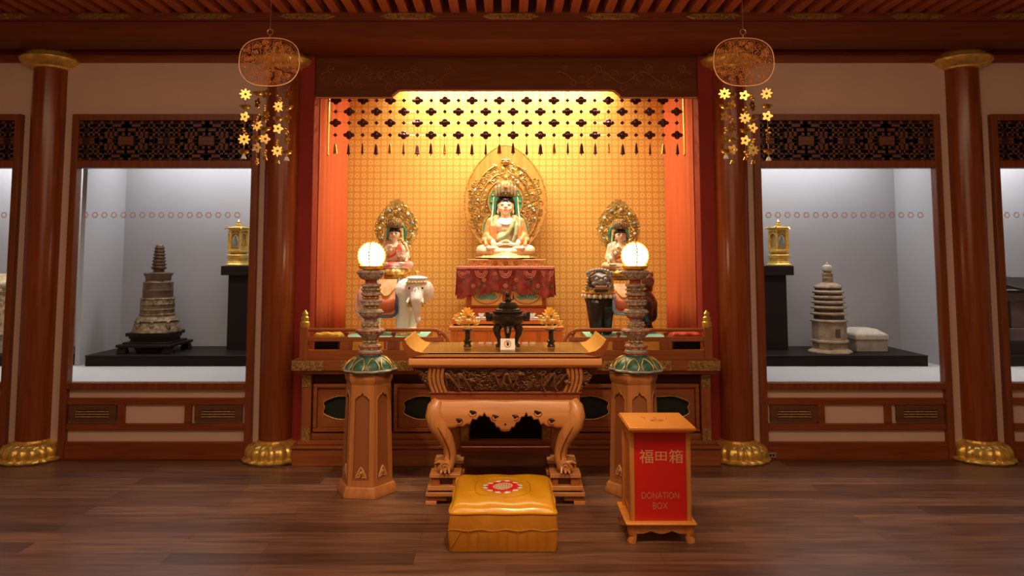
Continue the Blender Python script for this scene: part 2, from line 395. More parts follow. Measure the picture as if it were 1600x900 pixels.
# ---------------- display windows in the wall
ZS, ZT = .567, 2.205                # sill and head of the glass
def fret(mb, x0, x1, z0, z1, y0, y1):
    rows = 12.0; c = (z1 - z0) / rows; n = (x1 - x0) / c; per = 24.0
    Q = [(10.3, 4, 12, 4), (10.3, 4, 10.3, 6), (8.8, 2.7, 12, 2.7), (8.8, 2.7, 8.8, 6), (7.4, 1.4, 10.8, 1.4), (7.4, 0, 7.4, 4.2), (6, 2.8, 8.8, 2.8), (6, 1.4, 6, 6), (4.6, 0, 4.6, 2.8), (3, 1.4, 6, 1.4),
         (3, 1.4, 3, 4.2), (1.5, 2.8, 4.6, 2.8), (1.5, 0, 1.5, 4.4), (0, 4.2, 4.6, 4.2), (4.6, 4.2, 4.6, 6), (0, 1.4, 1.5, 1.4), (7.4, 5, 8.8, 5), (10.8, 0, 10.8, 1.4), (12, 2.7, 12, 4), (3, 5.2, 3, 6), (1.5, 5.5, 3, 5.5), (6, 5.6, 7.4, 5.6), (12, 0, 12, 1.4)]
    h = .42
    def bar(a, b, cc, d):
        a, cc = min(a, cc) - h, max(a, cc) + h; b, d = min(b, d) - h, max(b, d) + h
        a, cc = max(a, 0), min(cc, n); b, d = max(b, 0), min(d, rows)
        if cc - a < .05: return
        mb.box(x0 + a * c, x0 + cc * c, y0, y1, z0 + b * c, z0 + d * c)
    k = -2
    off = (n - 2 * per) / 2 if n > 40 else n / 2 - 12
    while off + k * per < n:
        for a, b, cc, d in Q:
            for mx in (0, 1):
                for mz in (0, 1):
                    A, C2 = (a, cc) if not mx else (24 - a, 24 - cc); B, D = (b, d) if not mz else (12 - b, 12 - d)
                    if max(A, C2) + off + k * per > 0: bar(A + off + k * per, B, C2 + off + k * per, D)
        X = off + k * per + 12
        if X > 2.5 and X < n - 2.5: mb.box(x0 + (X - 2.3) * c, x0 + (X + 2.3) * c, y0 - .006, y1, z0 + 4.7 * c, z0 + 7.3 * c)
        k += 1
GLASS = glass_mat()
RING = pbr('faint_red_decal', (.85, .50, .42), .7); RING.node_tree.nodes['Principled BSDF'].inputs['Alpha'].default_value = .42
def window(n, x0, x1, label):       # x0, x1: clear opening
    t = thing('window_%d' % n, None, None, (0.5 * (x0 + x1), WY, 0)); setting(t)
    s = .052; y0, y1 = WY - .045, WY + .03
    mb = MB(); mb.box(x0 - s, x0, y0, y1, 0.0, 2.625); mb.box(x1, x1 + s, y0, y1, 0, 2.625)
    mb.box(x0, x1, y0, y1, 2.575, 2.625); mb.box(x0, x1, y0, y1, ZT, 2.262); mb.box(x0, x1, y0, y1, .518, ZS)
    setting(mb.build('window_frame', BROWNZ, t, bev=.004))
    mb = MB(); mb.box(x0, x1, WY, WY + .01, 2.262, 2.575); setting(mb.build('lattice_backing', pbr('lattice_back', (.035, .010, .005), .6), t))
    mb = MB(); fret(mb, x0, x1, 2.262, 2.575, WY - .022, WY); setting(mb.build('fretwork_lattice', DARKT, t))
    mb = MB(); mb.box(x0, x1, WY, WY + .008, ZS, ZT); g = setting(mb.build('glass_pane', GLASS, t))
    mb = MB()
    z = WZ(336, WY - .003); i0 = math.ceil((x0 + .05 - x0) / .0735)
    for i in range(int((x1 - x0 - .04) / .0735)):
        cx = x0 + .06 + i * .0735
        mb.tube([(cx + .019 * cos(a) * (1 + .14 * cos(6 * a)), WY - .002, z + .019 * sin(a) * (1 + .14 * cos(6 * a))) for a in [2 * pi * j / 18 for j in range(18)]], .0052, 4, sq=(1, .3), close=True)
    setting(mb.build('ring_decal_band', RING, g))
    # panelled dado
    mb = MB(); d0 = WY - .03
    mb.box(x0, x1, d0, WY, .405, .452); mb.box(x0, x1, d0, WY, .215, .262); mb.box(x0, x1, WY - .04, WY, 0, .127)
    w = x1 - x0
    for a in (.30, .675): mb.box(x0 + w * a - .02, x0 + w * a + .03, d0, WY, .262, .405)
    setting(mb.build('dado_rails', BROWN, t, bev=.003))
    return t
def vent(xc, w, label):
    t = thing('air_vent', label, 'vent', (xc, WY - .012, .275), 'slotted air vents under the display windows')
    z0, z1 = .275, .395; mb = MB(); a = w / 2; b = a - .055; y0, y1 = WY - .026, WY - .001; zz0, zz1 = .302, .362
    mb.box(xc - a, xc - b, y0, y1, z0, z1); mb.box(xc + b, xc + a, y0, y1, z0, z1); mb.box(xc - b, xc + b, y0, y1, z0, zz0); mb.box(xc - b, xc + b, y0, y1, zz1, z1)
    mb.build('vent_frame', DARKT, t, bev=.002)
    mb = MB().box(xc - b, xc + b, WY - .006, WY - .002, zz0, zz1); mb.build('dark_slot', BLACKM, t)
    for k in range(3):
        zc = zz0 + .006 + k * .019
        MB().hexa([(xc - b, y0, zc), (xc + b, y0, zc), (xc + b, y0 + .008, zc + .002), (xc - b, y0 + .008, zc + .002)], [(xc - b, y0, zc + .008), (xc + b, y0, zc + .008), (xc + b, y0 + .008, zc + .010), (xc - b, y0 + .008, zc + .010)]).build('slat', GOLDP, t)
OX0, OX1 = 1.972, 3.32
for n, (a, b) in enumerate(((-5.2, -3.82), (-OX1, -OX0), (OX0, OX1), (3.82, 5.2)), 1): window(n, a, b, '')
w = OX1 - OX0
VL = [(-OX1 + .19, 'brass-slatted air vent low under the stupa case, farther from the altar'), (-OX0 - .205, 'brass-slatted air vent low under the stupa case, nearer the altar'),
      (OX0 + .205, 'brass-slatted air vent low under the stone pagoda case, nearer the altar'), (OX1 - .19, 'brass-slatted air vent low under the stone pagoda case, farther from the altar')]
for x, lb in VL: vent(x, .36, lb)
# cream wall pieces around the openings
def wallseg(name, segs):
    mb = MB()
    for x0, x1, z0, z1 in segs: mb.box(x0, x1, WY, WY + .03, z0, z1)
    return setting(mb.build(name, CREAM))
L = [(-6, -1.63, 2.6, 3.25), (-6, -5.2, 0, 2.6), (-5.22, -3.80, 0, .53), (-3.83, -OX1 - .01, 0, 2.6), (-OX1 - .02, -OX0 + .02, 0, .53), (-OX0 + .01, -1.63, 0, 2.6)]
wallseg('wall_front_left', L); wallseg('wall_front_right', [(-b, -a, c, d) for a, b, c, d in L])
# display gallery behind the glass
CB = 7.28
for sg, sd in ((-1, 'left'), (1, 'right')):
    def bb(x0, x1, *r): return MB().box(*sorted((sg * x0, sg * x1)), *r)
    setting(bb(1.68, 5.5, CB, CB + .03, 0, 2.9).build('wall_case_back_' + sd, CASEW))
    setting(bb(1.66, 5.5, WY + .03, CB, .50, ZS - .002).build('floor_case_' + sd, CASEF))
    setting(bb(1.66, 5.5, WY + .03, CB, 2.75, 2.8).build('ceiling_case_' + sd, CASEW))
    setting(bb(1.65, 1.68, WY + .03, CB, .5, 2.9).build('wall_case_inner_' + sd, CASEW)); setting(bb(5.5, 5.53, WY, CB, .5, 2.9).build('wall_case_outer_' + sd, CASEW))
setting(MB().box(-3.80, -3.76, 6.60, CB, ZS, 2.75).build('wall_partition_left', CASEW))
setting(MB().box(3.84, 3.88, 6.60, CB, ZS, 2.75).build('wall_partition_right', CASEW))
# ================================================================== NICHE
NB = 6.96
nb = MB().box(-1.52, 1.52, NB, NB + .03, 0, 3.24); setting(nb.build('wall_niche_back', MATS['tile'], at=(0, NB, 0)))
mb = MB().box(-1.60, -1.525, WY + .162, NB, .7, 3.24); mb.box(1.525, 1.60, WY + .162, NB, .7, 3.24); setting(mb.build('wall_niche_sides', ORANGE))
mb = MB().box(-1.6, 1.6, 6.05, NB, 3.20, 3.24); setting(mb.build('ceiling_niche', pbr('niche_ceiling', (.8, .6, .35), .7)))
mb = MB()
for sgn in (-1, 1):
    mb.box(*sorted((sgn * 1.505, sgn * 1.64)), WY, WY + .16, 0, SOF)
setting(mb.build('trim_3', JAMB, bev=.004))
# pleated side curtains
for sgn, lab in ((-1, 'orange pleated curtain lining the niche on the elephant side'), (1, 'orange pleated curtain lining the niche on the lion side')):
    mb = MB().grid(90, 8, lambda u, v: (sgn * (1.497 + .010 * sin(u * 2 * pi * 7) + .006 * sin(u * 2 * pi * 3 + 1)), WY + .17 + u * (NB - WY - .19), .80 + v * 2.38))
    mb.build('curtain', ORANGE, solid=.006, label=lab, cat='curtain')
# carved lintel with stepped soffit
t = thing('carved_lintel', 'dark brown carved lintel board with scrolling vines over the niche', 'lintel', (0, WY + .06, 2.773))
zb, zn = 2.773, 2.832; y0, y1 = WY + .02, WY + .09
arc = [(.855 + .045 + .0 - .045 * sin(a) + .0, zb + .04 - .0 - .04 * cos(a)) for a in []]
def cor(s): return [(s * (.905 - .03 * 0), zb), (s * .90, zb + .012), (s * .895, zb + .022), (s * .875, zb + .036), (s * .862, zb + .048), (s * .845, zn - .002), (s * .82, zn)]
pts = [(-1.505, SOF), (-1.505, zb)] + cor(-1) + cor(1)[::-1] + [(1.505, zb), (1.505, SOF)]
MB().prism_y(pts, y0, y1).build('lintel_board', wood('lintel_timber', (.17, .048, .011), (.12, .032, .008), 'x', .7, spec=.12), t, bev=.003)
mb = MB(); e = [(-1.505, zb)] + cor(-1) + cor(1)[::-1] + [(1.505, zb)]
mb.tube([(x, y0 + .01, z - .002) for x, z in e], .009, 6); mb.build('lit_lower_edge', HONEY, t)  # honey colour paints the orange light along the lintel's underside edge
mb = MB(); rs = random.Random(12)
for s in (-1, 1):
    f = lambda u, v: (s * u, y0 - .001, v)
    path = [(1.46 - i * .022, 2.93 + .045 * sin(i * .42 + .6)) for i in range(50)]
    mb.tube([f(*p) for p in path], [.0045] * 50, 5)
    for i in range(4, 48, 3):
        u, v = path[i]; d = 1 if (i // 3) % 2 else -1
        mb.tube([f(a, b) for a, b in spiral(u + .01, v + d * .038, .036 - .006 * (i > 36), 1.3, -d * pi / 2, d, 14)], [.0045] * 14, 5)
    for k in range(14):
        u, v = rs.uniform(.62, 1.46), rs.uniform(2.85, 3.0)
        mb.tube([f(a, b) for a, b in spiral(u, v, .024, 1.1, rs.uniform(0, 6), rs.choice((-1, 1)), 10)], [.0035] * 10, 4)
mb.build('vine_carving', pbr('vine_relief', (.23, .07, .022), .45), t)

# hanging flower net in the niche mouth
FY = 5.92
t = thing('hanging_flower_net', 'net of dark flower medallions and small bells hanging across the top of the niche', 'hanging ornament', (0, FY, 2.45))
xs = [WX(524.3 + 21.33 * i, FY, 2.6) for i in range(26)]; rows = [WZ(y, FY) for y in (157, 174.5, 192, 211)]
mb = MB()
for z in rows: mb.cyl((xs[0] - .07, FY, z), (xs[-1] + .07, FY, z), .0012, seg=4)
mb.cyl((xs[0] - .07, FY, 3.0), (xs[-1] + .07, FY, 3.0), .008, seg=6)
for x in xs: mb.cyl((x, FY, 3.0), (x, FY, WZ(224, FY)), .0012, seg=4)
mb.build('wire_net', COPPER, t)
FLM = pbr('dark_red_bronze_flower', (.10, .022, .012), .45, .4)
for j, z in enumerate(rows):
    for i, x in enumerate(xs):
        if (i + j) % 2 == 0:
            mb = MB()
            for dx, dz in ((.026, 0), (-.026, 0), (0, .018), (0, -.018)): mb.ball((x + dx, FY, z + dz), (.021, .007, .017), 10, 6)
            mb.ball((x, FY - .004, z), (.016, .008, .013), 8, 6); mb.build('flower_medallion', FLM, t)
        else:
            mb = MB()
            for dx, dz in ((.008, 0), (-.008, 0), (0, .008), (0, -.008)): mb.ball((x + dx, FY, z + dz), (.0085, .005, .0085), 8, 5)
            mb.build('small_rosette', FLM, t)
for i, x in enumerate(xs):
    z = WZ(224, FY) + rnd.uniform(-.006, .006); k = (1, .8, .55)[(i * 7) % 3]
    MB().lathe([(.002, 0), (.008 * k, -.006), (.013 * k, -.03), (.016 * k, -.062), (.021 * k, -.080), (.018 * k, -.084), (.004, -.086), (.004, -.098)], (x, FY, z), 12).build('bell', [FLM, GOLDS][i % 4 == 0], t)
for s in (-1, 1):
    x = s * 1.44; z0 = WZ(242, FY)
    mb = MB().tube([(x, FY, 3.0), (x, FY, z0)], .008, 8); mb.ball((x, FY, z0), .011, 8, 6); mb.build('side_rod', GOLDS, t)
# ================================================================== ALTAR PLATFORM
t = thing('altar_platform', 'long reddish timber altar platform with dark cartouche panels and gilt corner mounts', 'altar', (0, 6.2, 0))
z0p, z1p = 0, WZ(697, 5.50)
mb = MB().box(-1.56, 1.56, 5.50, 6.9, 0, z1p - .02); mb.box(-1.565, 1.565, 5.485, 6.9, z1p - .02, z1p); mb.box(-1.53, 1.53, 5.53, 6.9, z1p, z1p + .03)
mb.build('plinth', ALTW, t, bev=.005)
cz1, cz0 = WZ(563, 5.45), WZ(579, 5.45)
mb = MB().box(-1.555, 1.555, 5.44, 6.95, cz0, cz1); mb.box(-1.53, 1.53, 5.47, 6.9, cz0 - .03, cz0); mb.build('cornice', ALTW, t, bev=.004)
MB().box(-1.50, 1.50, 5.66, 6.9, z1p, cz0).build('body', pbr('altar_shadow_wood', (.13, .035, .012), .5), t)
def fx(px): return WX(px, 5.56, .45)
def panel_outline(cx, cz, w, h, k=40):
    P = []
    for i in range(k):
        a = 2 * pi * i / k; c_, s_ = cos(a), sin(a)
        e = 3.4; r = (abs(c_) ** e + abs(s_) ** e) ** (-1 / e) * (1 + .035 * cos(8 * a + pi))
        P.append((cx + w * r * c_, cz + h * r * s_))
    return P
bays = [(489, 611), (615, 735), (739, 843), (847, 967), (971, 1093)]
pz0, pz1 = WZ(675, 5.56), WZ(600, 5.56)
for a, b in bays:
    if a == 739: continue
    x0, x1 = fx(a), fx(b); q = .028
    mb = MB(); mb.box(x0, x1, 5.56, 5.60, pz1 - q, pz1); mb.box(x0, x1, 5.56, 5.60, pz0, pz0 + q); mb.box(x0, x0 + q, 5.56, 5.60, pz0 + q, pz1 - q); mb.box(x1 - q, x1, 5.56, 5.60, pz0 + q, pz1 - q)
    fr = mb.build('panel_frame', ALTW, t, bev=.004)
    cx, cz = (x0 + x1) / 2, WZ(638, 5.56); wv, hv = (x1 - x0) / 2 - .075, .084
    out = panel_outline(cx, cz, wv, hv)
    # board with the cartouche cut out
    n = len(out); R = []
    for i in range(n):
        a_ = 2 * pi * i / n; c_, s_ = cos(a_), sin(a_); W2, H2 = (x1 - x0) / 2 - q - .002, (pz1 - pz0) / 2 - q - .002; zc = (pz0 + pz1) / 2
        u = min(W2 / abs(c_) if abs(c_) > 1e-6 else 9, H2 / abs(s_) if abs(s_) > 1e-6 else 9)
        R.append((cx + u * c_, zc + u * s_))
    # snap the four corner samples
    for sx in (-1, 1):
        for sz in (-1, 1):
            C = (cx + sx * W2, zc + sz * H2); j = min(range(n), key=lambda i: (R[i][0] - C[0]) ** 2 + (R[i][1] - C[1]) ** 2); R[j] = C
    mb = MB(); vs = [(p[0], 5.585, p[1]) for p in out] + [(p[0], 5.585, p[1]) for p in R] + [(p[0], 5.612, p[1]) for p in out]
    fs = [(i, (i + 1) % n, n + (i + 1) % n, n + i) for i in range(n)] + [(i, (i + 1) % n, 2 * n + (i + 1) % n, 2 * n + i) for i in range(n)]
    mb.verts(vs, fs); mb.build('panel_board', ALTW, fr, smooth=0)
    mb = MB().tube([(p[0], 5.583, p[1]) for p in out], .004, 5, close=True); mb.build('cartouche_bead', GOLDP, fr)
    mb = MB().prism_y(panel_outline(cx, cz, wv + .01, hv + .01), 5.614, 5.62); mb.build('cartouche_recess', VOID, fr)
mb = MB().box(fx(736), fx(846), 5.60, 5.66, z1p + .03, cz0 - .03); mb.build('bay_shade_board', BLACK, t)  # black board paints the shade cast by the table over the centre bay
FIL = pbr('gilt_filigree_mount', (.75, .50, .20), .4, .7, noise=.6, nscale=80)
def mount(x0, x1, y, z0, z1, n, seed):
    mb = MB().box(x0, x1, y, y + .006, z0, z1)
    scrolls(mb, (x0 + .012, x1 - .012, z0 + .013, z1 - .013), lambda u, v: (u, y - .003, v), .011, int(n * 1.3), .0028, random.Random(seed)); return mb.build('gilt_mount', FIL, t)
for i, (a, b) in enumerate(((472, 487), (719, 734), (846, 861), (1095, 1110))):
    x0, x1 = fx(a), fx(b)
    MB().box(x0, x1, 5.545, 5.66, z1p + .03, cz0 - .03).build('post', ALTZ, t, bev=.004)
    if i in (1, 2): x0 += .004; x1 -= .004
    mount(x0 + .004, x1 - .004, 5.538, WZ(694, 5.54), WZ(669, 5.54), 22, i); mount(x0 + .004, x1 - .004, 5.538, WZ(605, 5.54), WZ(586, 5.54), 14, i + 9)
gx = lambda px: WX(px, 5.44, .75)
for i, (a, b) in enumerate(((456, 506), (533, 560), (612, 642), (941, 971), (1022, 1049), (1074, 1125))): mount(gx(a), gx(b), 5.432, cz0 + .002, cz1 - .002, 46 if b - a > 40 else 26, i + 20)
for q0, q1 in ((-1.46, fx(734)), (fx(847), 1.46)): MB().box(q0, q1, 5.575, 5.66, z1p + .03, pz0 - .012).build('lower_rail', ALTW, t, bev=.004)
# ---------------- railings
TOPZ = cz1
def railing(sgn, xin, xpost, label):
    ra = lambda px: WX(px, 5.50, .9)
    t = thing('altar_railing', label, 'railing', (ra((xin + xpost) / 2), 5.5, TOPZ), 'railings along the altar platform')
    a, b = sorted((ra(xpost), ra(xin))); xp = ra(xpost); xi = ra(xin); d = 1 if xi > xp else -1
    zt, zm, zl = WZ(515.5, 5.5), WZ(530, 5.5), WZ(554, 5.5)
    mb = MB(); pts = [(xp + d * .012, 5.5, zt), (xi - d * .14, 5.5, zt)] + [(xi - d * .14 + d * .115 * sin(q), 5.5, zt - .115 + .115 * cos(q)) for q in [i * pi / 2 / 8 for i in range(1, 9)]] + [(xi - d * .025, 5.5, TOPZ + .02)]
    mb.tube(pts, .013, 10); mb.build('top_rail', ALTW, t)
    e = xi - d * .06
    x0, x1 = sorted((xp, e)); MB().box(x0, x1, 5.485, 5.515, zm - .016, zm + .016).build('middle_rail', ALTW, t, bev=.003)
    MB().box(x0, x1, 5.48, 5.52, TOPZ, zl + .035).build('bottom_rail', ALTW, t, bev=.003)
    for f in (.30, .64, .97):
        xc = xp + (e - xp) * f; MB().box(xc - .045, xc + .045, 5.487, 5.513, zl + .035, zm - .016).build('rail_block', ALTZ, t, bev=.003)
        MB().lathe([(.012, 0), (.010, .012), (.02, .03), (.012, zt - zm - .03)], (xc, 5.5, zm + .014), 12).build('rail_bud', ALTZ, t)
    p = MB().box(xp - .03, xp + .03, 5.47, 5.53, TOPZ, WZ(511, 5.5)).build('end_post', ALTZ, t, bev=.003)
    prof = [(.030, 0), (.034, .01), (.034, .035), (.024, .044), (.027, .05), (.029, .07), (.018, .08), (.021, .088), (.022, .10), (.012, .112), (.004, .125)]
    MB().lathe(prof, (xp, 5.5, WZ(511, 5.5)), 20, lambda a, q: 1 + .05 * cos(8 * a)).build('gilt_finial', GOLD, p)
railing(-1, 706, 476, 'wooden altar railing with gilt finial on the elephant side')
railing(1, 876, 1105, 'wooden altar railing with gilt finial on the lion side')
# folded cloths behind the rails
def folded(x0, x1, y, mat, label, h=.035):
    mb = MB().grid(24, 10, lambda u, v: (x0 + (x1 - x0) * u, y + .22 * v, TOPZ + h * (1 - (2 * v - 1) ** 6 * .9) * (.75 + .25 * sin(9 * u + 3 * v)) * min(1, 8 * u, 8 * (1 - u)) ** .5))
    mb.build('folded_cloth', mat, solid=.004, label=label, cat='cloth')
Y0c = 5.68
# low cloth-covered stands for the mounts
def mount_stand(x0, x1, label):
    t = thing('statue_stand', label, 'stand', ((x0 + x1) / 2, 6.05, TOPZ), 'cloth-covered stands of the animal mounts')
    za = WZ(528, 5.74)
    MB().box(x0, x1, 5.74, 6.44, TOPZ, za - .012).build('stand_front', YELC, t, bev=.004)
    MB().box(x0 - .008, x1 + .008, 5.732, 6.448, za - .012, za).build('mint_top', MINT, t, bev=.003)
    mb = MB().box(x0 - .01, x1 + .01, 5.728, 5.734, za - .020, za - .010); mb.box(x0 - .01, x1 + .01, 5.728, 5.738, TOPZ + .005, TOPZ + .02); mb.build('blue_border', BLUE, t)
    mb = MB()
    for f, i in ((.06, 0), (.10, 1), (.92, 1), (.96, 0), (.52, 0), (.55, 1)):
        x = x0 + (x1 - x0) * f; mb.m(i).box(x - .008, x + .008, 5.735, 5.739, TOPZ + .02, za - .02)
    mb.build('stripes', [REDC, MINT], t); return za
sz = mount_stand(WX(537, 5.74), WX(662, 5.74), 'low mint and yellow cloth-covered stand under the white elephant')
mount_stand(WX(921, 5.74), WX(1043, 5.74), 'low mint and yellow cloth-covered stand under the black lion')
def pad(x0, x1, mat, label, cat='cushion'):
    z = WZ(527, 5.60); t = thing('altar_cushion', label, cat, ((x0 + x1) / 2, 5.67, TOPZ))
    MB().box(x0 + .01, x1 - .01, 5.60, 5.74, TOPZ, z - .002).build('dark_support', BLACKM, t, bev=.004)
    mb = MB().grid(36, 14, lambda u, v: (x0 + (x1 - x0) * u, 5.585 + .17 * v, z - .004 + (.034 + .006 * sin(14 * u + 4 * v)) * (1 - abs(2 * u - 1) ** 8) ** .5 * (1 - abs(2 * v - 1) ** 6) ** .5))
    mb.build('folded_cover', mat, t, solid=.004)
pad(WX(490, 5.6), WX(531, 5.6), YELC, 'small yellow cushion on the altar behind the elephant-side railing')
pad(WX(1050, 5.6), WX(1096, 5.6), REDC, 'small red cushion on the altar behind the lion-side railing')
# ---------------- stepped shrine table
zA = WZ(511, 5.95); zB = WZ(497, 6.08); zC = WZ(481, 6.25); zD = WZ(457, 6.25); zE = WZ(417, 6.22)
t = thing('shrine_stand', 'stepped orange-red wooden shrine stand rising under the Buddha', 'stand', (0, 6.3, TOPZ))
def bx2(name, l, r, y, y1, z0, z1, m, bev=.004, par=None):
    return MB().box(WX(l, y, (z0 + z1) / 2), WX(r, y, (z0 + z1) / 2), y, y1, z0, z1).build(name, m, par or t, bev=bev)
o = bx2('lower_tier', 704, 879, 5.96, 6.78, TOPZ, zA - .028, ORW); bx2('tier_top', 701, 882, 5.94, 6.8, zA - .028, zA, HONEY)
for i in range(7):
    x = WX(712 + 26 * i, 5.95, .85); MB().box(x - .012, x + .012, 5.95, 5.96, TOPZ, zA - .028).build('pilaster', HONEYZ, t, bev=.002)
bx2('dark_gap', 709, 872, 6.10, 6.78, zA, zA + .012, BLACKM)
bx2('middle_tier', 706, 875, 6.07, 6.78, zA + .012, zB - .004, ORW); bx2('red_step', 726, 857, 6.24, 6.78, zB - .004, zC, REDW)
bx2('cabinet_body', 729, 853, 6.27, 6.78, zC, zD + .02, REDW)
LOT = pbr('lotus_panel_teal', (.12, .30, .26), .5); PANY = pbr('lotus_panel_yellow', (.70, .36, .08), .5)
for l, r in ((737, 785), (799, 847)):
    x0, x1 = WX(l, 6.26, 1.3), WX(r, 6.26, 1.3); cx = (x0 + x1) / 2; zc = (zC + zD) / 2 + .012
    p = MB().prism_y([(x0, zC + .02), (x1, zC + .02), (x1, zD + .03), (x0, zD + .03)], 6.255, 6.272).build('lotus_panel', PANY, t, bev=.002)
    MB().tube([(cx + .115 * cos(a), 6.253, zc + .04 + .085 * sin(a)) for a in [pi + pi * i / 14 for i in range(15)]], .004, 5).build('oval_line', REDW, p)
    mb = MB()
    for i in range(-3, 4):
        a = i * .42; mb.ball((cx + .045 * sin(a) * 1.4, 6.252, zc - .005 + .03 * cos(a)), (.011, .005, .034), 8, 6, Matrix.Rotation(a, 3, 'Y'))
    mb.build('painted_lotus', LOT, p)
# red brocade cover
RB = pbr('red_brocade', (.36, .030, .016), .6, noise=.55, nscale=22, sheen=.2)
x0, x1 = WX(714, 6.2, 1.4), WX(866, 6.2, 1.4)
tc_ = thing('altar_cloth', 'red floral brocade cloth draped over the shrine stand beneath the Buddha', 'cloth', (0, 6.2, zE))
MB().box(WX(722, 6.25, 1.4), WX(858, 6.25, 1.4), 6.24, 6.78, zD + .02, zE - .008).build('table_top', REDW, t)
def drape(u, v):
    x = x0 + (x1 - x0) * u; lo = zE - .215 - .045 * (4 * abs(u - .5) ** 2 * 1.1) - .012 * sin(u * 30) + .05 * (1 - min(1, abs(u - .5) * 3)) * 0
    hang = max(0, (v - .3) / .7); y = 6.205 + .012 * sin(u * 46) * hang + .008 * sin(u * 23 + 2) * hang
    if v < .3: return (x, 6.80 - (6.80 - 6.205) * v / .3, zE)
    return (x, y - .006, zE - (zE - lo) * hang)
mb = MB().grid(110, 18, drape)
for s, xe in ((-1, x0), (1, x1)):
    mb.grid(14, 10, lambda u, v: (xe + s * .01 * v + s * .006 * sin(u * 20) * v, 6.20 + .6 * u, zE - (.24 - .03 * u) * v))
mb.build('brocade', RB, tc_, solid=.005)
mb = MB().m(0).tube([(x0, 6.197, zE), (x1, 6.197, zE)], .006, 6)
rs = random.Random(5); PINK = pbr('pink_embroidery', (.75, .25, .18), .6); GRN = pbr('green_embroidery', (.10, .20, .07), .6); OCH = pbr('ochre_embroidery', (.42, .13, .06), .6)
def fl3(c, r, n, m, mb):
    mb.m(m)
    for i in range(n):
        a = 2 * pi * i / n; mb.ball((c[0] + r * cos(a), c[1], c[2] + r * sin(a)), (r * .55, .004, r * .55), 7, 5)
for i in range(9):
    u = (i + .5) / 9; x = x0 + (x1 - x0) * u; z = zE - .06 - .10 * ((i * 5) % 3) / 2
    fl3((x, 6.193, z), .013, 6, 2, mb); fl3((x, 6.191, z), .006, 3, 0, mb)
    for k in range(3): fl3((x + rs.uniform(-.04, .04), 6.193, z - rs.uniform(.03, .07)), .009, 3, 1, mb)
for cx in (.25, .5, .75, .93, .07):
    x = x0 + (x1 - x0) * cx
    for r in (.05, .038, .026): mb.m(0).tube([(x + r * cos(a), 6.194, zE - .03 + r * sin(a) * 1.2) for a in [pi + pi * i / 12 for i in range(13)]], .0022, 4)
mb.build('embroidery', [PINK, GRN, OCH], tc_)
# white lace runner and offerings on the middle tier
LACE = pbr('white_lace', (.82, .80, .76), .7)
l0, l1 = WX(710, 6.08, zB), WX(871, 6.08, zB)
mb = MB().box(l0, l1, 6.075, 6.235, zB - .004, zB); mb.prism_y([(l0, zB)] + [(l0 + (l1 - l0) * i / 60, zB - .012 - .006 * (i % 2)) for i in range(61)] + [(l1, zB)], 6.062, 6.066)
mb.box(l0, l1, 6.062, 6.08, zB - .003, zB); mb.build('lace_runner', LACE, label='white lace runner along the step below the red cloth', cat='runner')
# offering cups
def cup(i, x, label):
    t = thing('offering_cup', label, 'cup', (x, 6.12, zB), 'small offering cups in a row on the lace runner')
    MB().lathe([(.014, 0), (.010, .006), (.018, .014), (.026, .034), (.024, .034), (.014, .016)], (x, 6.12, zB), 16).build('bowl', WHITE, t)
    MB().lathe([(.021, .026), (.010, .032), (.001, .036)], (x, 6.12, zB), 12).build('offering', [GOLDS, PINK][i % 2], t); return t
c0 = cup(0, WX(752, 6.12, zB), 'small white offering cup on the lace runner below the red cloth')
for px in (764, 776, 808, 820, 832): copy_tree(c0, loc=(WX(px, 6.12, zB), 6.12, zB))
def crystal_lotus(x, y, z, R, n, label, group):
    t = thing('crystal_lotus', label, 'ornament', (x, y, z), group); AM = pbr('amber_crystal', (1, .62, .12), .12, .35, coat=.6)
    for ring, (m_, r, h, tl) in enumerate(((n, R, .35, 1.1), (n - 2, R * .72, .7, .7), (n - 3, R * .4, .95, .35))):
        mb = MB()
        for i in range(m_):
            a = 2 * pi * (i + .5 * ring) / m_
            M = Matrix.Rotation(a, 3, 'Z') @ Matrix.Rotation(tl, 3, 'Y')
            mb.ball((x + r * .62 * cos(a), y + r * .62 * sin(a), z + R * h * .8 + .008), (R * .12, R * .26, R * .48), 8, 6, M)
        mb.build('petal_ring', AM, t)
    MB().lathe([(R * .45, 0), (R * .4, .006), (R * .15, .012)], (x, y, z), 14).build('base', GOLDS, t)
crystal_lotus(WX(730, 6.13, zB), 6.13, zB, .062, 9, 'amber crystal lotus on the lace runner, elephant side', 'amber crystal lotuses')
crystal_lotus(WX(859, 6.13, zB), 6.13, zB, .062, 9, 'amber crystal lotus on the lace runner, lion side', 'amber crystal lotuses')
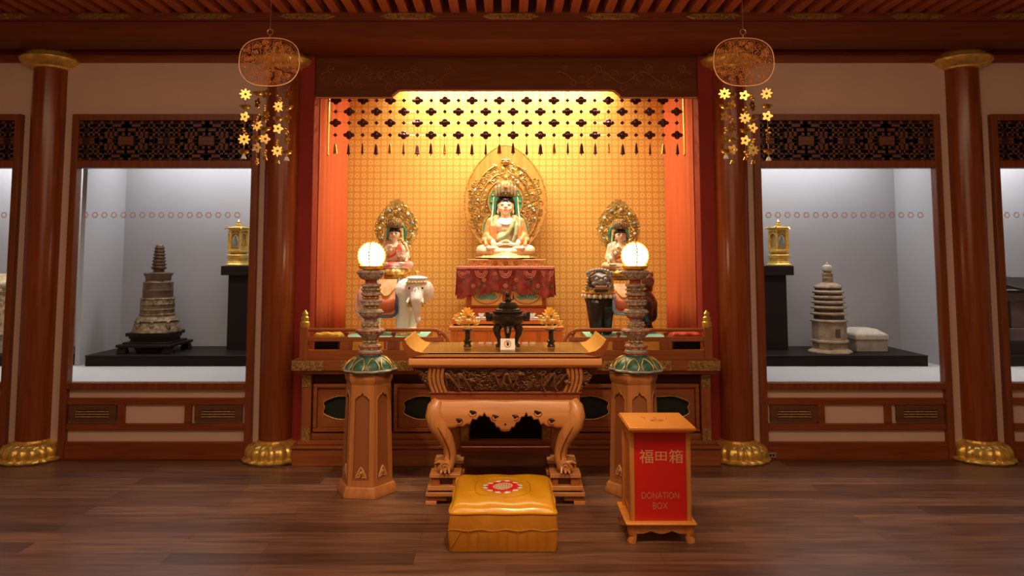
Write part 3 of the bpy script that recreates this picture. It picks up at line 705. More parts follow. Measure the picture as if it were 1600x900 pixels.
# ================================================================== STATUES
GMAT = pbr('gilt_openwork', (.80, .54, .17), .35, .75, noise=.55, nscale=55)
NIMW = wood('nimbus_wood', (.60, .31, .075), (.42, .20, .04), 'z', .4)
CREST = pbr('jewelled_crown', (.42, .30, .13), .4, .5, noise=.6, nscale=90)
def seated(t, ox, oy, oz, k, skin, robe, skirt, crown_h=26, arms='lap', voxel=.0035, sashm=SASH):
    """cross-legged figure; k metres per unit, 120 units tall"""
    Pt = lambda x, y, z: (ox + x * k, oy + y * k, oz + z * k)
    def cap(mb, pts, rs, seg=12):
        mb.tube([Pt(*p) for p in pts], [r * k for r in rs], seg)
        for p, r in zip(pts, rs): mb.ball(Pt(*p), r * k, seg, 8)
    E_ = lambda mb, c, r, rot=None: mb.ball(Pt(*c), (r[0] * k, r[1] * k, r[2] * k), 20, 14, rot)
    mb = MB()
    E_(mb, (0, 0, 30), (20, 13, 18)); E_(mb, (0, 0, 46), (24, 13.5, 15)); E_(mb, (0, .5, 54), (20, 11, 8))
    E_(mb, (9, -9, 49), (11, 5, 8)); E_(mb, (-9, -9, 49), (11, 5, 8))
    cap(mb, [(0, 0, 58), (0, -1, 70)], [8, 7.2])
    E_(mb, (0, -1, 80), (11.8, 12.5, 14.5)); E_(mb, (0, -4.5, 74), (9, 9, 8)); E_(mb, (0, -6, 69.5), (4.5, 5, 4))
    E_(mb, (5.5, -8.5, 75.5), (4.2, 4, 4)); E_(mb, (-5.5, -8.5, 75.5), (4.2, 4, 4))
    E_(mb, (5, -10, 82.6), (3.8, 2.8, 1.9)); E_(mb, (-5, -10, 82.6), (3.8, 2.8, 1.9))
    cap(mb, [(0, -12.6, 83.5), (0, -14.6, 78.2)], [1.3, 2.1]); E_(mb, (1.9, -13, 77.6), (1.4, 1.5, 1.2)); E_(mb, (-1.9, -13, 77.6), (1.4, 1.5, 1.2))
    E_(mb, (0, -12.6, 73.6), (3.4, 1.8, 1.2)); E_(mb, (0, -12.3, 71.8), (2.8, 1.8, 1.2))
    for s in (-1, 1):
        E_(mb, (s * 12, 1, 79), (1.7, 3, 6)); E_(mb, (s * 12.2, 0, 71), (1.6, 1.8, 4))
        cap(mb, [(s * 22, 0, 53), (s * 27, -2, 34)], [7, 6]);
        if arms == 'lap':
            cap(mb, [(s * 27, -2, 34), (s * 19, -17, 20)], [6.3, 4.2]); wr = (s * 19, -17, 20); E_(mb, (s * 11, -20, 18), (8, 6, 3.2))
            for f in range(4): cap(mb, [(s * (9 - 0), -17 - f * 2.6, 18 + .3 * f), (s * 2, -17.5 - f * 2.5, 18.6), (-s * 4, -17.8 - f * 2.4, 18.4)], [1.5, 1.35, 1.1], 8)
            cap(mb, [(s * 10, -17, 20), (s * 5, -17, 23.5), (s * .8, -17.5, 25)], [1.7, 1.5, 1.2], 8)
        else:
            hx = s * (9 if s < 0 else 13); hz = 40 if s < 0 else 30
            cap(mb, [(s * 27, -2, 34), (hx, -17, hz)], [6.3, 3.8]); E_(mb, (hx - s * 2, -19, hz + 3), (4.5, 3, 5.5))
            for f in range(4): cap(mb, [(hx - s * 5 + s * f * 2.4, -19, hz + 7), (hx - s * 5 + s * f * 2.4, -20.5, hz + 11.5), (hx - s * 5 + s * f * 2.4, -21.5, hz + 13.5 - abs(f - 1.5))], [1.4, 1.2, 1.0], 8)
            cap(mb, [(hx + s * 2, -19, hz + 2), (hx + s * 5, -21, hz + 6)], [1.6, 1.2], 8)
        # feet, soles up on the thighs
        E_(mb, (s * 20, -25, 12.5), (11, 5, 3.2), Matrix.Rotation(s * -.25, 3, 'Z'))
        for f in range(5): E_(mb, (s * (29.5 - .5 * f), -29 + f * 1.9, 14), (2, 1.1, 1.5))
    body = mb.build('body', skin, t, remesh=voxel)
    # eyes, brows, lips
    mb = MB()
    for s in (-1, 1):
        mb.m(0).tube([Pt(s * 5 + d, -12.9 + .06 * d * d * 1.0, 81.3 + .12 * d * d * .5) for d in (-3.2, -1.6, 0, 1.6, 3.2)], [.3 * k, .6 * k, .7 * k, .6 * k, .3 * k], 5)
        mb.tube([Pt(s * 5 + d, -12.6 + .09 * d * d, 86.6 - .10 * d * d) for d in (-3.8, -1.9, 0, 1.9, 3.8)], .45 * k, 4)
    mb.build('eyes_and_brows', HAIR, t)
    mb = MB().tube([Pt(d, -14.2 + .08 * d * d, 72.9 + .05 * d * d) for d in (-3, -1.5, 0, 1.5, 3)], [.4 * k, .9 * k, 1.1 * k, .9 * k, .4 * k], 6); mb.ball(Pt(0, -13.6, 89), .9 * k, 8, 6)
    mb.build('lips', REDC, t)
    # robe over shoulders and sleeves
    mb = MB()
    for s in (-1, 1):
        cap(mb, [(s * 14, 1.5, 60), (s * 22.5, 1, 53.5), (s * 27, 0, 36)], [6, 8.5, 8]); E_(mb, (s * 27, -3, 30), (9.5, 10, 9)); cap(mb, [(s * 27, -5, 30), (s * 24, -12, 25)], [8, 6])
        cap(mb, [(s * 15, -4.5, 59), (s * 19, -9.5, 46), (s * 20, -9, 30), (s * 18, -8, 18)], [4.5, 6, 6.5, 6])
    E_(mb, (0, 6, 44), (23, 11, 21)); mb.build('robe', robe, t, remesh=voxel * 1.15)
    mb = MB(); path = [(15, -8, 61), (12.5, -13.8, 54), (10, -15.5, 46), (5, -15.5, 37), (-3, -15, 30), (-12, -13, 27)]
    cap(mb, path, [2.6, 3.6, 4, 4, 3.6, 3]); cap(mb, [(14, -8, 60), (17, -14, 48), (16, -16, 34), (12, -15, 24)], [2, 3.2, 3.4, 3]); mb.build('sash', sashm, t, remesh=voxel * 1.1)
    # crossed legs under the skirt
    mb = MB()
    for s in (-1, 1):
        cap(mb, [(s * 10, -2, 11), (s * 28, -9, 10), (s * 38, -12, 9)], [11, 10, 8.5]); cap(mb, [(s * 38, -12, 8.5), (s * 22, -22, 7.5), (-s * 2, -26, 6.5)], [8.2, 7.2, 5.5])
    E_(mb, (0, -8, 9), (30, 16, 9)); E_(mb, (0, -24, 4), (14, 8, 4.5)); 
    for q in range(-4, 5): cap(mb, [(q * 3.2, -26 + abs(q) * .6, 10), (q * 4.2, -32 + abs(q) * 1.0, 1.4)], [1.6, 1.9], 8)
    mb.build('skirt', skirt, t, remesh=voxel * 1.15)
    mb = MB()
    for s in (-1, 1): 
        for q in range(3): mb.tube([Pt(s * (12 + 8 * q), -25 + 3.0 * q, 12.6 - q * .5), Pt(s * (19 + 7 * q), -27.5 + 3.6 * q, 8), Pt(s * (24 + 6 * q), -25.5 + 3.4 * q, 3)], [1.6 * k, 2.6 * k, 1.2 * k], 6)
        mb.tube([Pt(s * 32, -13, 26), Pt(s * 30, -18, 18), Pt(s * 34, -17, 8)], [2.6 * k, 3.4 * k, 1.4 * k], 6)
    mb.build('robe_folds', robe, t)
    mb = MB()
    E_(mb, (0, 1.2, 88), (13.4, 14.2, 9)); mb.build('hair', HAIR, t)
    mb = MB()
    for s in (-1, 1): mb.tube([Pt(s * 12.6, 1, 88), Pt(s * 13.4, 0, 78), Pt(s * 15, 3, 66)], [1.8 * k, 1.6 * k, 1 * k], 6)
    mb.build('side_locks', HAIR, t)
    mb = MB().lathe([(14.2 * k, 0), (14.8 * k, 2 * k), (16 * k, crown_h * .35 * k), (16.8 * k, crown_h * .7 * k), (15 * k, crown_h * .92 * k), (7 * k, crown_h * k)], Pt(0, .5, 94), 36, lambda a, q: 1 + .06 * cos(9 * a) * q)
    for i in range(-3, 4): E_(mb, (i * 5, -15.5 + .35 * i * i, 92 + crown_h * (.55 - .02 * i * i)), (3.4, 2, crown_h * .36))
    cr = mb.build('crown', CREST, t)
    mb = MB()
    for i, (x, z, r) in enumerate(((0, .62, 2.2), (-4.5, .35, 1.5), (4.5, .35, 1.5), (-9, .6, 1.5), (9, .6, 1.5), (0, .2, 1.3))): mb.m(i % 2).ball(Pt(x, -18 + abs(x) * .35, 92 + crown_h * z), r * k, 8, 6)
    mb.build('jewels', [REDC, TEAL], cr)
    mb = MB()
    for s in (-1, 1):
        mb.tube([Pt(s * 22, -9, 64), Pt(s * 22.5, -13, 45), Pt(s * 22, -14, 22)], 1.1 * k, 6); mb.tube([Pt(s * 19, -2, 94), Pt(s * 20, -4, 75), Pt(s * 21.5, -8, 63)], 1.0 * k, 6)
        mb.lathe([(7.2 * k, -3 * k), (8 * k, 0), (7.2 * k, 3 * k)], Pt(s * 30, -6, 27), 14)
    mb.tube([Pt(14 * cos(a), -9 - 5.2 * abs(sin(a)) , 58 + 8 * sin(a)) for a in [pi + pi * i / 12 for i in range(13)]], 1.1 * k, 6)
    mb.build('necklace_and_ribbons', SKIN, t)
def nim_outline(w, h, tip, n=60, flame=0):
    P = []
    for i in range(n):
        a = 2 * pi * i / n; x, z = w * sin(a), h * cos(a)
        if cos(a) > 0: x *= (1 - .10 * cos(a) ** 2); z += tip * max(0, cos(a)) ** 8
        if cos(a) < -.3: x *= 1 - .12 * (-cos(a) - .3)
        f = 1 + flame * sin(a * 15) ** 2 * .5
        P.append((x * f, z * f))
    return P
# --- the Buddha
BY = 6.55; kb = BY / 1155 * .985; bz = WZ(405, BY); bxo = WX(790, BY, 1.8)
t = thing('pedestal_base', 'low gilded carved base between the red cloth and the Buddha', 'base', (bxo, BY, zE))
mb = MB().box(WX(734, 6.38, 1.45), WX(850, 6.38, 1.45), 6.37, 6.78, zE, bz); mb.build('base_block', GOLDP, t, bev=.004)
mb = MB().box(WX(731, 6.37, 1.45), WX(853, 6.37, 1.45), 6.36, 6.79, bz - .012, bz); mb.build('base_lip', pbr('pink_gilt_lip', (.72, .42, .20), .45), t, bev=.003)
mb = MB()
for i in range(7):
    x = WX(742 + 16 * i, 6.37, 1.45)
    for r in (.018, .010): mb.tube([(x + r * cos(a), 6.366, (zE + bz) / 2 - .004 + r * sin(a)) for a in [2 * pi * j / 12 for j in range(12)]], .003, 4, close=True)
mb.build('roundels', pbr('coral_roundels', (.75, .25, .10), .5), t)
t = thing('buddha_statue', 'large seated Buddha in orange robe with crown before a golden leaf-shaped nimbus', 'statue', (bxo, BY, bz))
zl = bz + .035
mb = MB().lathe([(.20, 0), (.235, .012), (.22, .03), (.20, .036)], (bxo, BY - .02, bz), 72, lambda a, q: 1 + .06 * abs(cos(14 * a)), sx=1.1, sy=.85); mb.build('lotus_seat', GMAT, t)
seated(t, bxo, BY, bz + .025, kb, SKIN, ORR, pbr('ivory_skirt', (.88, .70, .50), .5, col2=(.84, .50, .28), nscale=16, noise=.3))
zc = (WZ(232, 6.74) + WZ(400, 6.74)) / 2; hw = (855 - 726) / 2 * 6.7 / 1155; hh = (WZ(236, 6.74) - WZ(402, 6.74)) / 2
NY = 6.72
P = nim_outline(hw, hh, .035)
nim = MB().prism_y([(bxo + x, zc + z) for x, z in P], NY, NY + .03).build('nimbus', NIMW, t, bev=.006)
mb = MB().tube([(bxo + x, NY, zc + z) for x, z in P], .008, 6, close=True)
rs = random.Random(21)
def ring_area(u, v):
    q = (u / hw) ** 2 + (v / hh) ** 2; top = v > .42 * hh
    body = abs(u) < .15 and v < .16
    edge = .80 if not top else .52
    return q < edge and not body and not (abs(u) < .17 and -.1 < v < .18)
scrolls(mb, (-hw, hw, -hh, hh), lambda u, v: (bxo + u, NY - .006, zc + v), .022, 330, .0034, rs, 5, ring_area)
for s in (-1, 1):       # flame-like vine bands climbing each side
    for q in (.80, .62, .5):
        mb.tube([(bxo + s * hw * q * cos(a), NY - .01, zc - .04 + hh * q * sin(a)) for a in [-.9 + 2.2 * i / 20 for i in range(21)]], .006, 5)
mb.build('openwork_vines', GMAT, nim)
for i in range(26):
    a = rs.uniform(-.6, 3.7); q = rs.uniform(.45, .8); MB().ball((bxo + hw * q * cos(a), NY - .014, zc + hh * q * sin(a)), .009, 8, 6).build('pearl', WHITE, nim)
hz = bz + .025 + 88 * kb
TG = pbr('halo_green', (.03, .30, .17), .4)
mb = MB().lathe([(.001, 0), (.150, 0), (.150, .012), (.001, .012)], (0, 0, 0), 40); 
for v in mb.bm.verts: v.co = Vector((bxo + v.co.x, NY - .022 - v.co.z, hz + v.co.y * 1.05))
mb.build('head_halo', TG, nim)
mb = MB().tube([(bxo + .155 * cos(a), NY - .035, hz + .162 * sin(a)) for a in [2 * pi * i / 40 for i in range(40)]], .008, 6, close=True)
for i in range(14):
    a = 2 * pi * i / 14; mb.ball((bxo + .13 * cos(a), NY - .036, hz + .137 * sin(a)), .012, 8, 6)
mb.build('halo_rim', GMAT, nim)
mb = MB().lathe([(.001, 0), (.205, 0), (.205, .010), (.001, .010)], (0, 0, 0), 44)
for v in mb.bm.verts: v.co = Vector((bxo + v.co.x, NY - .012 - v.co.z, bz + .25 + v.co.y))
mb.build('body_halo', TG, nim)
mb = MB().tube([(bxo + .21 * cos(a), NY - .022, bz + .25 + .21 * sin(a)) for a in [2 * pi * i / 44 for i in range(44)]], .008, 6, close=True); mb.build('body_halo_rim', GMAT, nim)
zt = WZ(254, NY)
mb = MB().m(0).ball((bxo, NY - .02, zt), (.032, .02, .026), 12, 8); mb.m(1).ball((bxo, NY - .036, zt - .002), (.016, .012, .014), 10, 6); mb.m(0).tube([(bxo, NY - .02, zt), (bxo, NY - .02, zt + .07)], [.012, .002], 8); mb.m(2).box(bxo - .035, bxo + .035, NY - .04, NY, zt + .022, zt + .028)
mb.build('crest_jewel', [GMAT, REDC, WHITE], nim)

# --- small bodhisattvas riding the animals
def rider(px, label, robe, skirt, py_seat, Y):
    k = Y / 1155 * .67; oz = WZ(py_seat, Y); ox = WX(px, Y, oz)
    t = thing('bodhisattva_statue', label, 'statue', (ox, Y, oz - .09))
    mb = MB().lathe([(.06, -.09), (.075, -.085), (.085, -.075), (.075, -.06), (.115, -.05), (.125, -.03), (.118, -.012), (.10, 0)], (ox, Y, oz), 72, lambda a, q: 1 + .09 * abs(cos(8 * a)) * min(1, 2 * q))
    mb.build('lotus_seat', GOLDP, t)
    seated(t, ox, Y, oz - .004, k, SKIN, robe, skirt, 22, 'raised', .0026, pbr('rose_sash', (.70, .10, .05), .5))
    NYY = Y + .10; hw_, hh_ = .178, .20; zc_ = WZ(357, NYY)
    P = nim_outline(hw_, hh_, .045, 80, .10)
    Q = nim_outline(hw_ * .42, hh_ * .42, 0, 80)
    n = MB()
    vs = [(ox + x, NYY, zc_ + z) for x, z in P] + [(ox + x, NYY, zc_ + z) for x, z in Q] + [(ox + x, NYY + .012, zc_ + z) for x, z in P] + [(ox + x, NYY + .012, zc_ + z) for x, z in Q]
    N = len(P); fs = []
    for i in range(N):
        j = (i + 1) % N; fs += [(i, j, N + j, N + i), (2 * N + i, 3 * N + i, 3 * N + j, 2 * N + j), (i, 2 * N + i, 2 * N + j, j), (N + i, N + j, 3 * N + j, 3 * N + i)]
    nb_ = n.verts(vs, fs).build('nimbus', GMAT, t)
    mb = MB(); rs = random.Random(int(px)); scrolls(mb, (-hw_, hw_, -hh_, hh_), lambda u, v: (ox + u, NYY - .004, zc_ + v), .017, 190, .0030, rs, 4, lambda u, v: .18 < (u / hw_) ** 2 + (v / hh_) ** 2 < .95)
    mb.tube([(ox + x * .8, NYY - .004, zc_ + z * .8) for x, z in nim_outline(hw_, hh_, .02, 60)], .004, 5, close=True); mb.build('flame_scrolls', GMAT, nb_)
    mb = MB()
    for i in range(11):
        a = 2 * pi * i / 11 + .28; mb.m(i % 3 != 0).ball((ox + hw_ * .80 * cos(a), NYY - .01, zc_ + hh_ * .80 * sin(a)), .013, 8, 6)
    mb.build('nimbus_jewels', [LBLUE, WHITE], nb_)
    hzz = oz + 82 * k; mb = MB().tube([(ox + .075 * cos(a), NYY - .004, hzz + .08 * sin(a)) for a in [2 * pi * i / 36 for i in range(36)]], .014, 8, sq=(1, .5), close=True); mb.build('head_halo', TG, nb_)
    mb = MB().tube([(ox + .12, NYY - .02, oz - .05), (ox + .125, NYY - .06, oz + .1), (ox + .09, Y - .09, oz + .2)], .006, 6); 
    for i in range(3): mb.ball((ox + .09 - i * .012, Y - .09, oz + .2 + .018 * i), .014, 8, 6)
    mb.build('lotus_stem', GOLDP, t)
    return ox, oz
RY = 6.16
ROBW = pbr('pearl_robe', (.74, .68, .60), .4, noise=.3, nscale=50, col2=(.55, .40, .20))
rx, rz = rider(616, 'small crowned bodhisattva in pearl robe with flaming gilt nimbus riding the white elephant', ROBW, pbr('pearl_skirt', (.78, .70, .62), .5, col2=(.70, .08, .03), nscale=10, noise=.3), 419, RY)
rx2, rz2 = rider(970, 'small crowned bodhisattva in gilt robe with flaming gilt nimbus riding the black lion', pbr('gilt_robe', (.80, .58, .32), .4, noise=.3, nscale=50, col2=(.78, .62, .5)), pbr('gilt_skirt', (.78, .58, .34), .5, col2=(.62, .30, .08), nscale=12, noise=.3), 421, RY)
def capw(mb, pts, rs, seg=14):
    mb.tube(pts, rs, seg)
    for p, r in zip(pts, rs): mb.ball(p, r, seg, 8)
# --- elephant: tail by the lamp, head turned to the viewer
A = lambda px, py, Y=6.05: W(px, py, Y)
GY = 6.02
t = thing('elephant_statue', 'white elephant statue carrying a small bodhisattva, standing behind the lamp', 'statue', (WX(612, 6.1, 1.1), 6.1, sz))
fz = sz + .012
mb = MB(); top_b = rz - .10
capw(mb, [(WX(580, 6.22), 6.22, fz + .27), (WX(605, 6.18), 6.16, fz + .29), (WX(632, 6.08), 6.06, fz + .29)], [.125, .14, .13], 18)
for px, yy in ((574, 6.14), (585, 6.30), (628, 5.99), (641, 6.12)):
    x = WX(px, yy); capw(mb, [(x, yy, fz + .26), (x + .004, yy, fz + .13), (x, yy, fz + .028)], [.075, .056, .05], 14)
    mb.ball((x, yy - .01, fz + .022), (.056, .058, .024), 14, 8)
hx, hy = WX(652, 5.92, 1.2), 5.90; hz_ = WZ(452, 5.9)
capw(mb, [(WX(638, 6.02), 6.0, fz + .32), (hx, hy + .02, hz_ - .01)], [.12, .09], 16)
mb.ball((hx, hy, hz_), (.098, .095, .10), 18, 12); mb.ball((hx + .035, hy - .03, hz_ + .055), (.05, .05, .04), 12, 8); mb.ball((hx - .03, hy - .03, hz_ + .055), (.05, .05, .04), 12, 8)
capw(mb, [(hx + .005, hy - .07, hz_ - .02), (hx + .012, hy - .13, hz_ - .08), (hx + .016, hy - .13, hz_ - .15), (hx + .02, hy - .11, hz_ - .21), (hx + .025, hy - .13, hz_ - .235)], [.055, .045, .034, .026, .022], 14)
for s in (-1, 1): mb.ball((hx + s * .075, hy + .035, hz_ - .02), (.06, .018, .085), 16, 10, Matrix.Rotation(s * .5, 3, 'Z'))
tl = [(WX(566, 6.3), 6.30, fz + .34), (WX(558, 6.3), 6.28, fz + .27), (WX(557, 6.28), 6.26, fz + .18), (WX(562, 6.26), 6.24, fz + .12)]
capw(mb, tl, [.026, .018, .016, .022], 10)
mb.build('body', WHITE, t, remesh=.005)
mb = MB()
for s in (-1, 1): mb.tube([(hx + s * .048, hy - .09, hz_ - .06), (hx + s * .062, hy - .15, hz_ - .10), (hx + s * .06, hy - .19, hz_ - .085)], [.012, .009, .002], 8)
mb.build('tusk', pbr('ivory_tusk', (.9, .85, .7), .3), t)
mb = MB()
for s in (-1, 1): mb.ball((hx + s * .052, hy - .082, hz_ + .012), .008, 8, 6)
mb.build('eyes', HAIR, t)
mb = MB().ball((hx, hy - .035, hz_ + .09), (.085, .07, .018), 16, 8); mb.m(1).lathe([(.02, 0), (.024, .02), (.02, .04), (.01, .045)], (hx, hy, hz_ + .10), 12)
for i in range(7): mb.m(1).ball((hx - .07 + .023 * i, hy - .085 - .012 * (3 - abs(i - 3)), hz_ + .055), .009, 8, 6)
mb.build('headdress', [WHITE, GOLDP], t)
mb = MB().tube([(hx - .10, hy + .05, hz_ - .06), (hx - .06, hy - .04, hz_ - .10), (hx, hy - .075, hz_ - .12), (hx + .07, hy - .04, hz_ - .10)], .012, 8)
for i in range(5): mb.lathe([(.004, 0), (.012, -.01), (.014, -.024), (.003, -.03)], (hx - .06 + .03 * i, hy - .06, hz_ - .11), 10)
mb.build('bell_collar', GOLDP, t)
mb = MB()
for px, yy in ((574, 6.14), (585, 6.30), (628, 5.99), (641, 6.12)):
    mb.lathe([(.075, 0), (.08, .006), (.075, .022), (.05, .022)], (WX(px, yy), yy - .008, sz), 24, lambda a, q: 1 + .08 * abs(cos(6 * a)))
mb.build('lotus_foot_pads', GOLDP, t)
def saddle(x0, x1, ztop, zbot, yf, rim, face, t):
    # blanket hanging on the viewer's side, bulging over the barrel of the body
    xm = (x0 + x1) / 2
    def f(u, v, gr=0):
        x = x0 - gr + (x1 - x0 + 2 * gr) * u; lo = zbot - gr + .03 * (2 * u - 1) ** 4
        return (x, yf + (.10 * (1 - v) ** 2) - .02 * sin(v * 2.5) - .004, ztop + (lo - ztop) * v)
    s_ = MB().grid(16, 12, lambda u, v: f(u, v)).build('saddle_cloth', face, t, solid=.008)
    mb = MB().tube([f(0, i / 10) for i in range(11)] + [f(i / 10, 1) for i in range(1, 10)] + [f(1, 1 - i / 10) for i in range(11)], .014, 8); mb.build('blanket_border', rim, s_)
    mb = MB().grid(14, 5, lambda u, v: (x0 + .012 + (x1 - x0 - .024) * u, f(u, .55 + .35 * v)[1] - .008, f(u, .55 + .35 * v)[2])); mb.build('blanket_band', REDW, s_, solid=.004)
    mb = MB().tube([tuple(Vector(f(.08 + .84 * i / 12, .16 + .28 * sin(pi * i / 12))) + Vector((0, -.012, 0))) for i in range(13)], .006, 6); mb.build('gilt_cord', GOLDP, s_)
SADO = pbr('orange_saddle', (.78, .26, .06), .5, noise=.3, nscale=20, col2=(.85, .45, .25))
saddle(WX(588, 6.0), WX(622, 6.0), WZ(437, 6.0), WZ(493, 6.0), 5.925, pbr('navy_border', (.06, .08, .16), .4), SADO, t)
# --- lion
LIONB = pbr('black_lion_paint', (.018, .015, .016), .32, coat=.3)
t = thing('lion_statue', 'black guardian lion statue with grey face and gilt mane carrying a small bodhisattva', 'statue', (WX(972, 6.1, 1.1), 6.1, sz))
mb = MB(); fz = sz + .004
capw(mb, [(WX(940, 6.0), 6.02, fz + .26), (WX(968, 6.12), 6.12, fz + .26), (WX(1002, 6.22), 6.20, fz + .24)], [.115, .12, .12], 18)
for px, yy in ((931, 5.94), (947, 6.02), (1005, 6.12), (1012, 6.26)):
    x = WX(px, yy); bk = px > 980
    if bk: capw(mb, [(x, yy, fz + .22), (x + .02, yy - .01, fz + .13), (x - .002, yy + .01, fz + .07), (x, yy, fz + .03)], [.085, .06, .04, .042], 14)
    else: capw(mb, [(x, yy, fz + .25), (x - .004, yy - .01, fz + .13), (x, yy, fz + .035)], [.078, .058, .046], 14)
    for q in (-1, 0, 1): mb.ball((x + q * .025, yy - .045, fz + .02), (.017, .03, .02), 10, 8)
    mb.ball((x, yy - .01, fz + .02), (.05, .05, .022), 14, 8)
lx, ly = WX(936, 5.9, 1.3), 5.88; lz = WZ(440, 5.88)
capw(mb, [(lx, 6.0, fz + .30), (lx, ly + .02, lz)], [.11, .085], 16); mb.ball((lx, ly, lz + .005), (.088, .085, .08), 18, 12)
mb.build('body', LIONB, t, remesh=.005)
FACE = pbr('grey_lion_face', (.30, .28, .28), .4, noise=.3, nscale=40)
mb = MB().ball((lx, ly - .05, lz + .02), (.075, .05, .045), 18, 10); mb.ball((lx, ly - .10, lz - .006), (.042, .035, .022), 14, 8); mb.ball((lx, ly - .125, lz + .008), (.02, .016, .013), 10, 8)
for s in (-1, 1):
    capw(mb, [(lx + s * .012, ly - .10, lz + .036), (lx + s * .04, ly - .09, lz + .048), (lx + s * .07, ly - .06, lz + .036)], [.011, .014, .008], 10)
    mb.ball((lx + s * .088, ly - .01, lz + .06), (.018, .012, .026), 10, 8, Matrix.Rotation(s * .4, 3, 'Y'))
    mb.ball((lx + s * .052, ly - .095, lz - .014), (.022, .02, .016), 10, 8)
mb.build('face', FACE, t, remesh=.004)
mb = MB()
for s in (-1, 1): mb.m(0).ball((lx + s * .034, ly - .104, lz + .024), .012, 10, 8); mb.m(1).ball((lx + s * .034, ly - .114, lz + .023), .0055, 8, 6)
mb.build('eyes', [WHITE, HAIR], t)
mb = MB().m(0).box(lx - .045, lx + .045, ly - .118, ly - .06, lz - .058, lz - .026); 
for i in range(8): mb.m(1).box(lx - .042 + i * .011, lx - .034 + i * .011, ly - .123, ly - .116, lz - .038, lz - .026)
mb.m(2).box(lx - .05, lx + .05, ly - .112, ly - .05, lz - .075, lz - .058); mb.build('open_mouth', [pbr('mouth_brown', (.35, .13, .05), .5), WHITE, LIONB], t, bev=.004)
mb = MB(); rs = random.Random(4)
for ring, (rr, dz, m_) in enumerate(((.098, -.055, 12), (.105, -.085, 13), (.105, -.115, 13))):
    for i in range(m_):
        a = pi * (1.0 + i / (m_ - 1)); mb.m((i + ring) % 3 > 0).ball((lx + rr * cos(a), ly + .045 + rr * sin(a) * .9, lz + dz + rs.uniform(-.006, .006)), (.016, .014, .018), 8, 6)
for s in (-1, 1):
    for i in range(6): mb.m(i % 2).ball((lx + s * (.085 + .004 * i), ly - .01, lz + .045 - i * .022), (.016, .016, .014), 8, 6)
for i in range(7): mb.m(0).ball((lx - .07 + i * .023, ly - .02, lz + .082 + .012 * sin(pi * i / 6)), (.013, .018, .014), 8, 6)
mb.build('mane_curls', [pbr('mane_grey', (.35, .32, .32), .45), GOLDP], t)
mb = MB().tube([(lx + .125 * cos(a), ly + .07 + .12 * sin(a), WZ(457, 5.85)) for a in [pi + pi * i / 16 for i in range(17)]], .011, 8)
mb.build('gilt_collar', pbr('orange_gilt_collar', (.95, .50, .08), .35, .5), t)
mb = MB()
for i in range(9):
    a = pi * (1 + (i + .5) / 9); mb.ball((lx + .13 * cos(a), ly + .07 + .125 * sin(a), WZ(463, 5.85)), (.013, .013, .016), 8, 6)
mb.build('collar_bells', WHITE, t)
mb = MB(); TLM = pbr('brown_tail_curl', (.25, .10, .06), .4, .3)
tx, tz = WX(1013, 6.2, 1.3), WZ(440, 6.2)
mb.tube([(WX(1008, 6.3), 6.32, fz + .26), (tx + .03, 6.30, fz + .34), (tx + .02, 6.25, tz)], [.02, .025, .03], 10)
mb.ball((tx, 6.22, tz), (.055, .05, .06), 16, 10); mb.tube([(u, 6.172, v) for u, v in spiral(tx, tz, .042, 1.7, 0, 1, 18)], .007, 6)
for s in (-1, 1): mb.ball((tx + s * .03, 6.22, tz + .06), (.018, .02, .028), 8, 6)
mb.build('curled_tail', TLM, t)
saddle(WX(957, 6.0), WX(988, 6.02), WZ(444, 6.0), WZ(489, 6.0), 5.925, LBLUE, pbr('peach_saddle', (.78, .42, .24), .5, noise=.3, nscale=25, col2=(.72, .25, .10)), t)
# ================================================================== ALTAR TABLE
TZ = WZ(551, 4.60); TX = WX(789.5, 4.6, TZ)
def tx(px, y=4.62, z=.9): return WX(px, y, z)
t = thing('altar_table', 'honey timber altar table with upturned ends, carved frieze and curved legs on a stepped plinth', 'altar table', (TX, 4.9, 0))
ty0, ty1 = 4.60, 5.16
# top slab: flat with curled-up ends
hwT = (tx(921) - tx(658)) / 2
top = []
for s in (-1, 1):
    inner = [(hwT, TZ), (hwT + .035, TZ + .008), (hwT + .065, TZ + .028), (hwT + .088, TZ + .054), (hwT + .100, TZ + .078), (hwT + .112, TZ + .074), (hwT + .116, TZ + .055), (hwT + .108, TZ + .026), (hwT + .090, TZ + .0), (hwT + .070, TZ - .018), (hwT + .05, TZ - .026)]
    top.append([(TX + s * a, b) for a, b in inner])
pts = top[0][::-1] + top[1]
MB().prism_y(pts, ty0, ty1).build('table_top', MUST, t, bev=.003)
for s in (-1, 1):
    q = top[0 if s < 0 else 1]; mb = MB().prism_y([(p[0], p[1] + .002) for p in q] + [(TX + s * (hwT - .05), TZ - .004)], ty0 - .006, ty0 + .001)
    mb.build('end_edging', BROWN, t)
MB().box(TX - hwT - .045, TX + hwT + .045, ty0 - .004, ty0 + .001, TZ - .026, TZ - .008).build('front_edging', HONEY, t, bev=.002)
MB().box(TX - hwT - .01, TX + hwT + .01, ty0 - .005, ty0 + .001, TZ - .008, TZ - .001).build('glass_edge', BLACK, t)
mb = MB().box(TX - hwT - .05, TX + hwT + .05, ty0 + .01, ty1 - .01, TZ - .036, TZ - .024); mb.build('top_fillet', BROWN, t, bev=.002)
g = WZ(575, 4.60)
prof = [(ty0 + .002, TZ - .036), (ty0 - .004, TZ - .05), (ty0 - .004, TZ - .075), (ty0 + .012, TZ - .092), (ty0 + .03, g - .002), (ty1 - .03, g - .002), (ty1 - .012, TZ - .092), (ty1 + .004, TZ - .075), (ty1 + .004, TZ - .05), (ty1 - .002, TZ - .036)]
MB().prism_x(prof, TX - hwT - .075, TX + hwT + .075).build('rounded_moulding', HONEY, t, bev=.004)
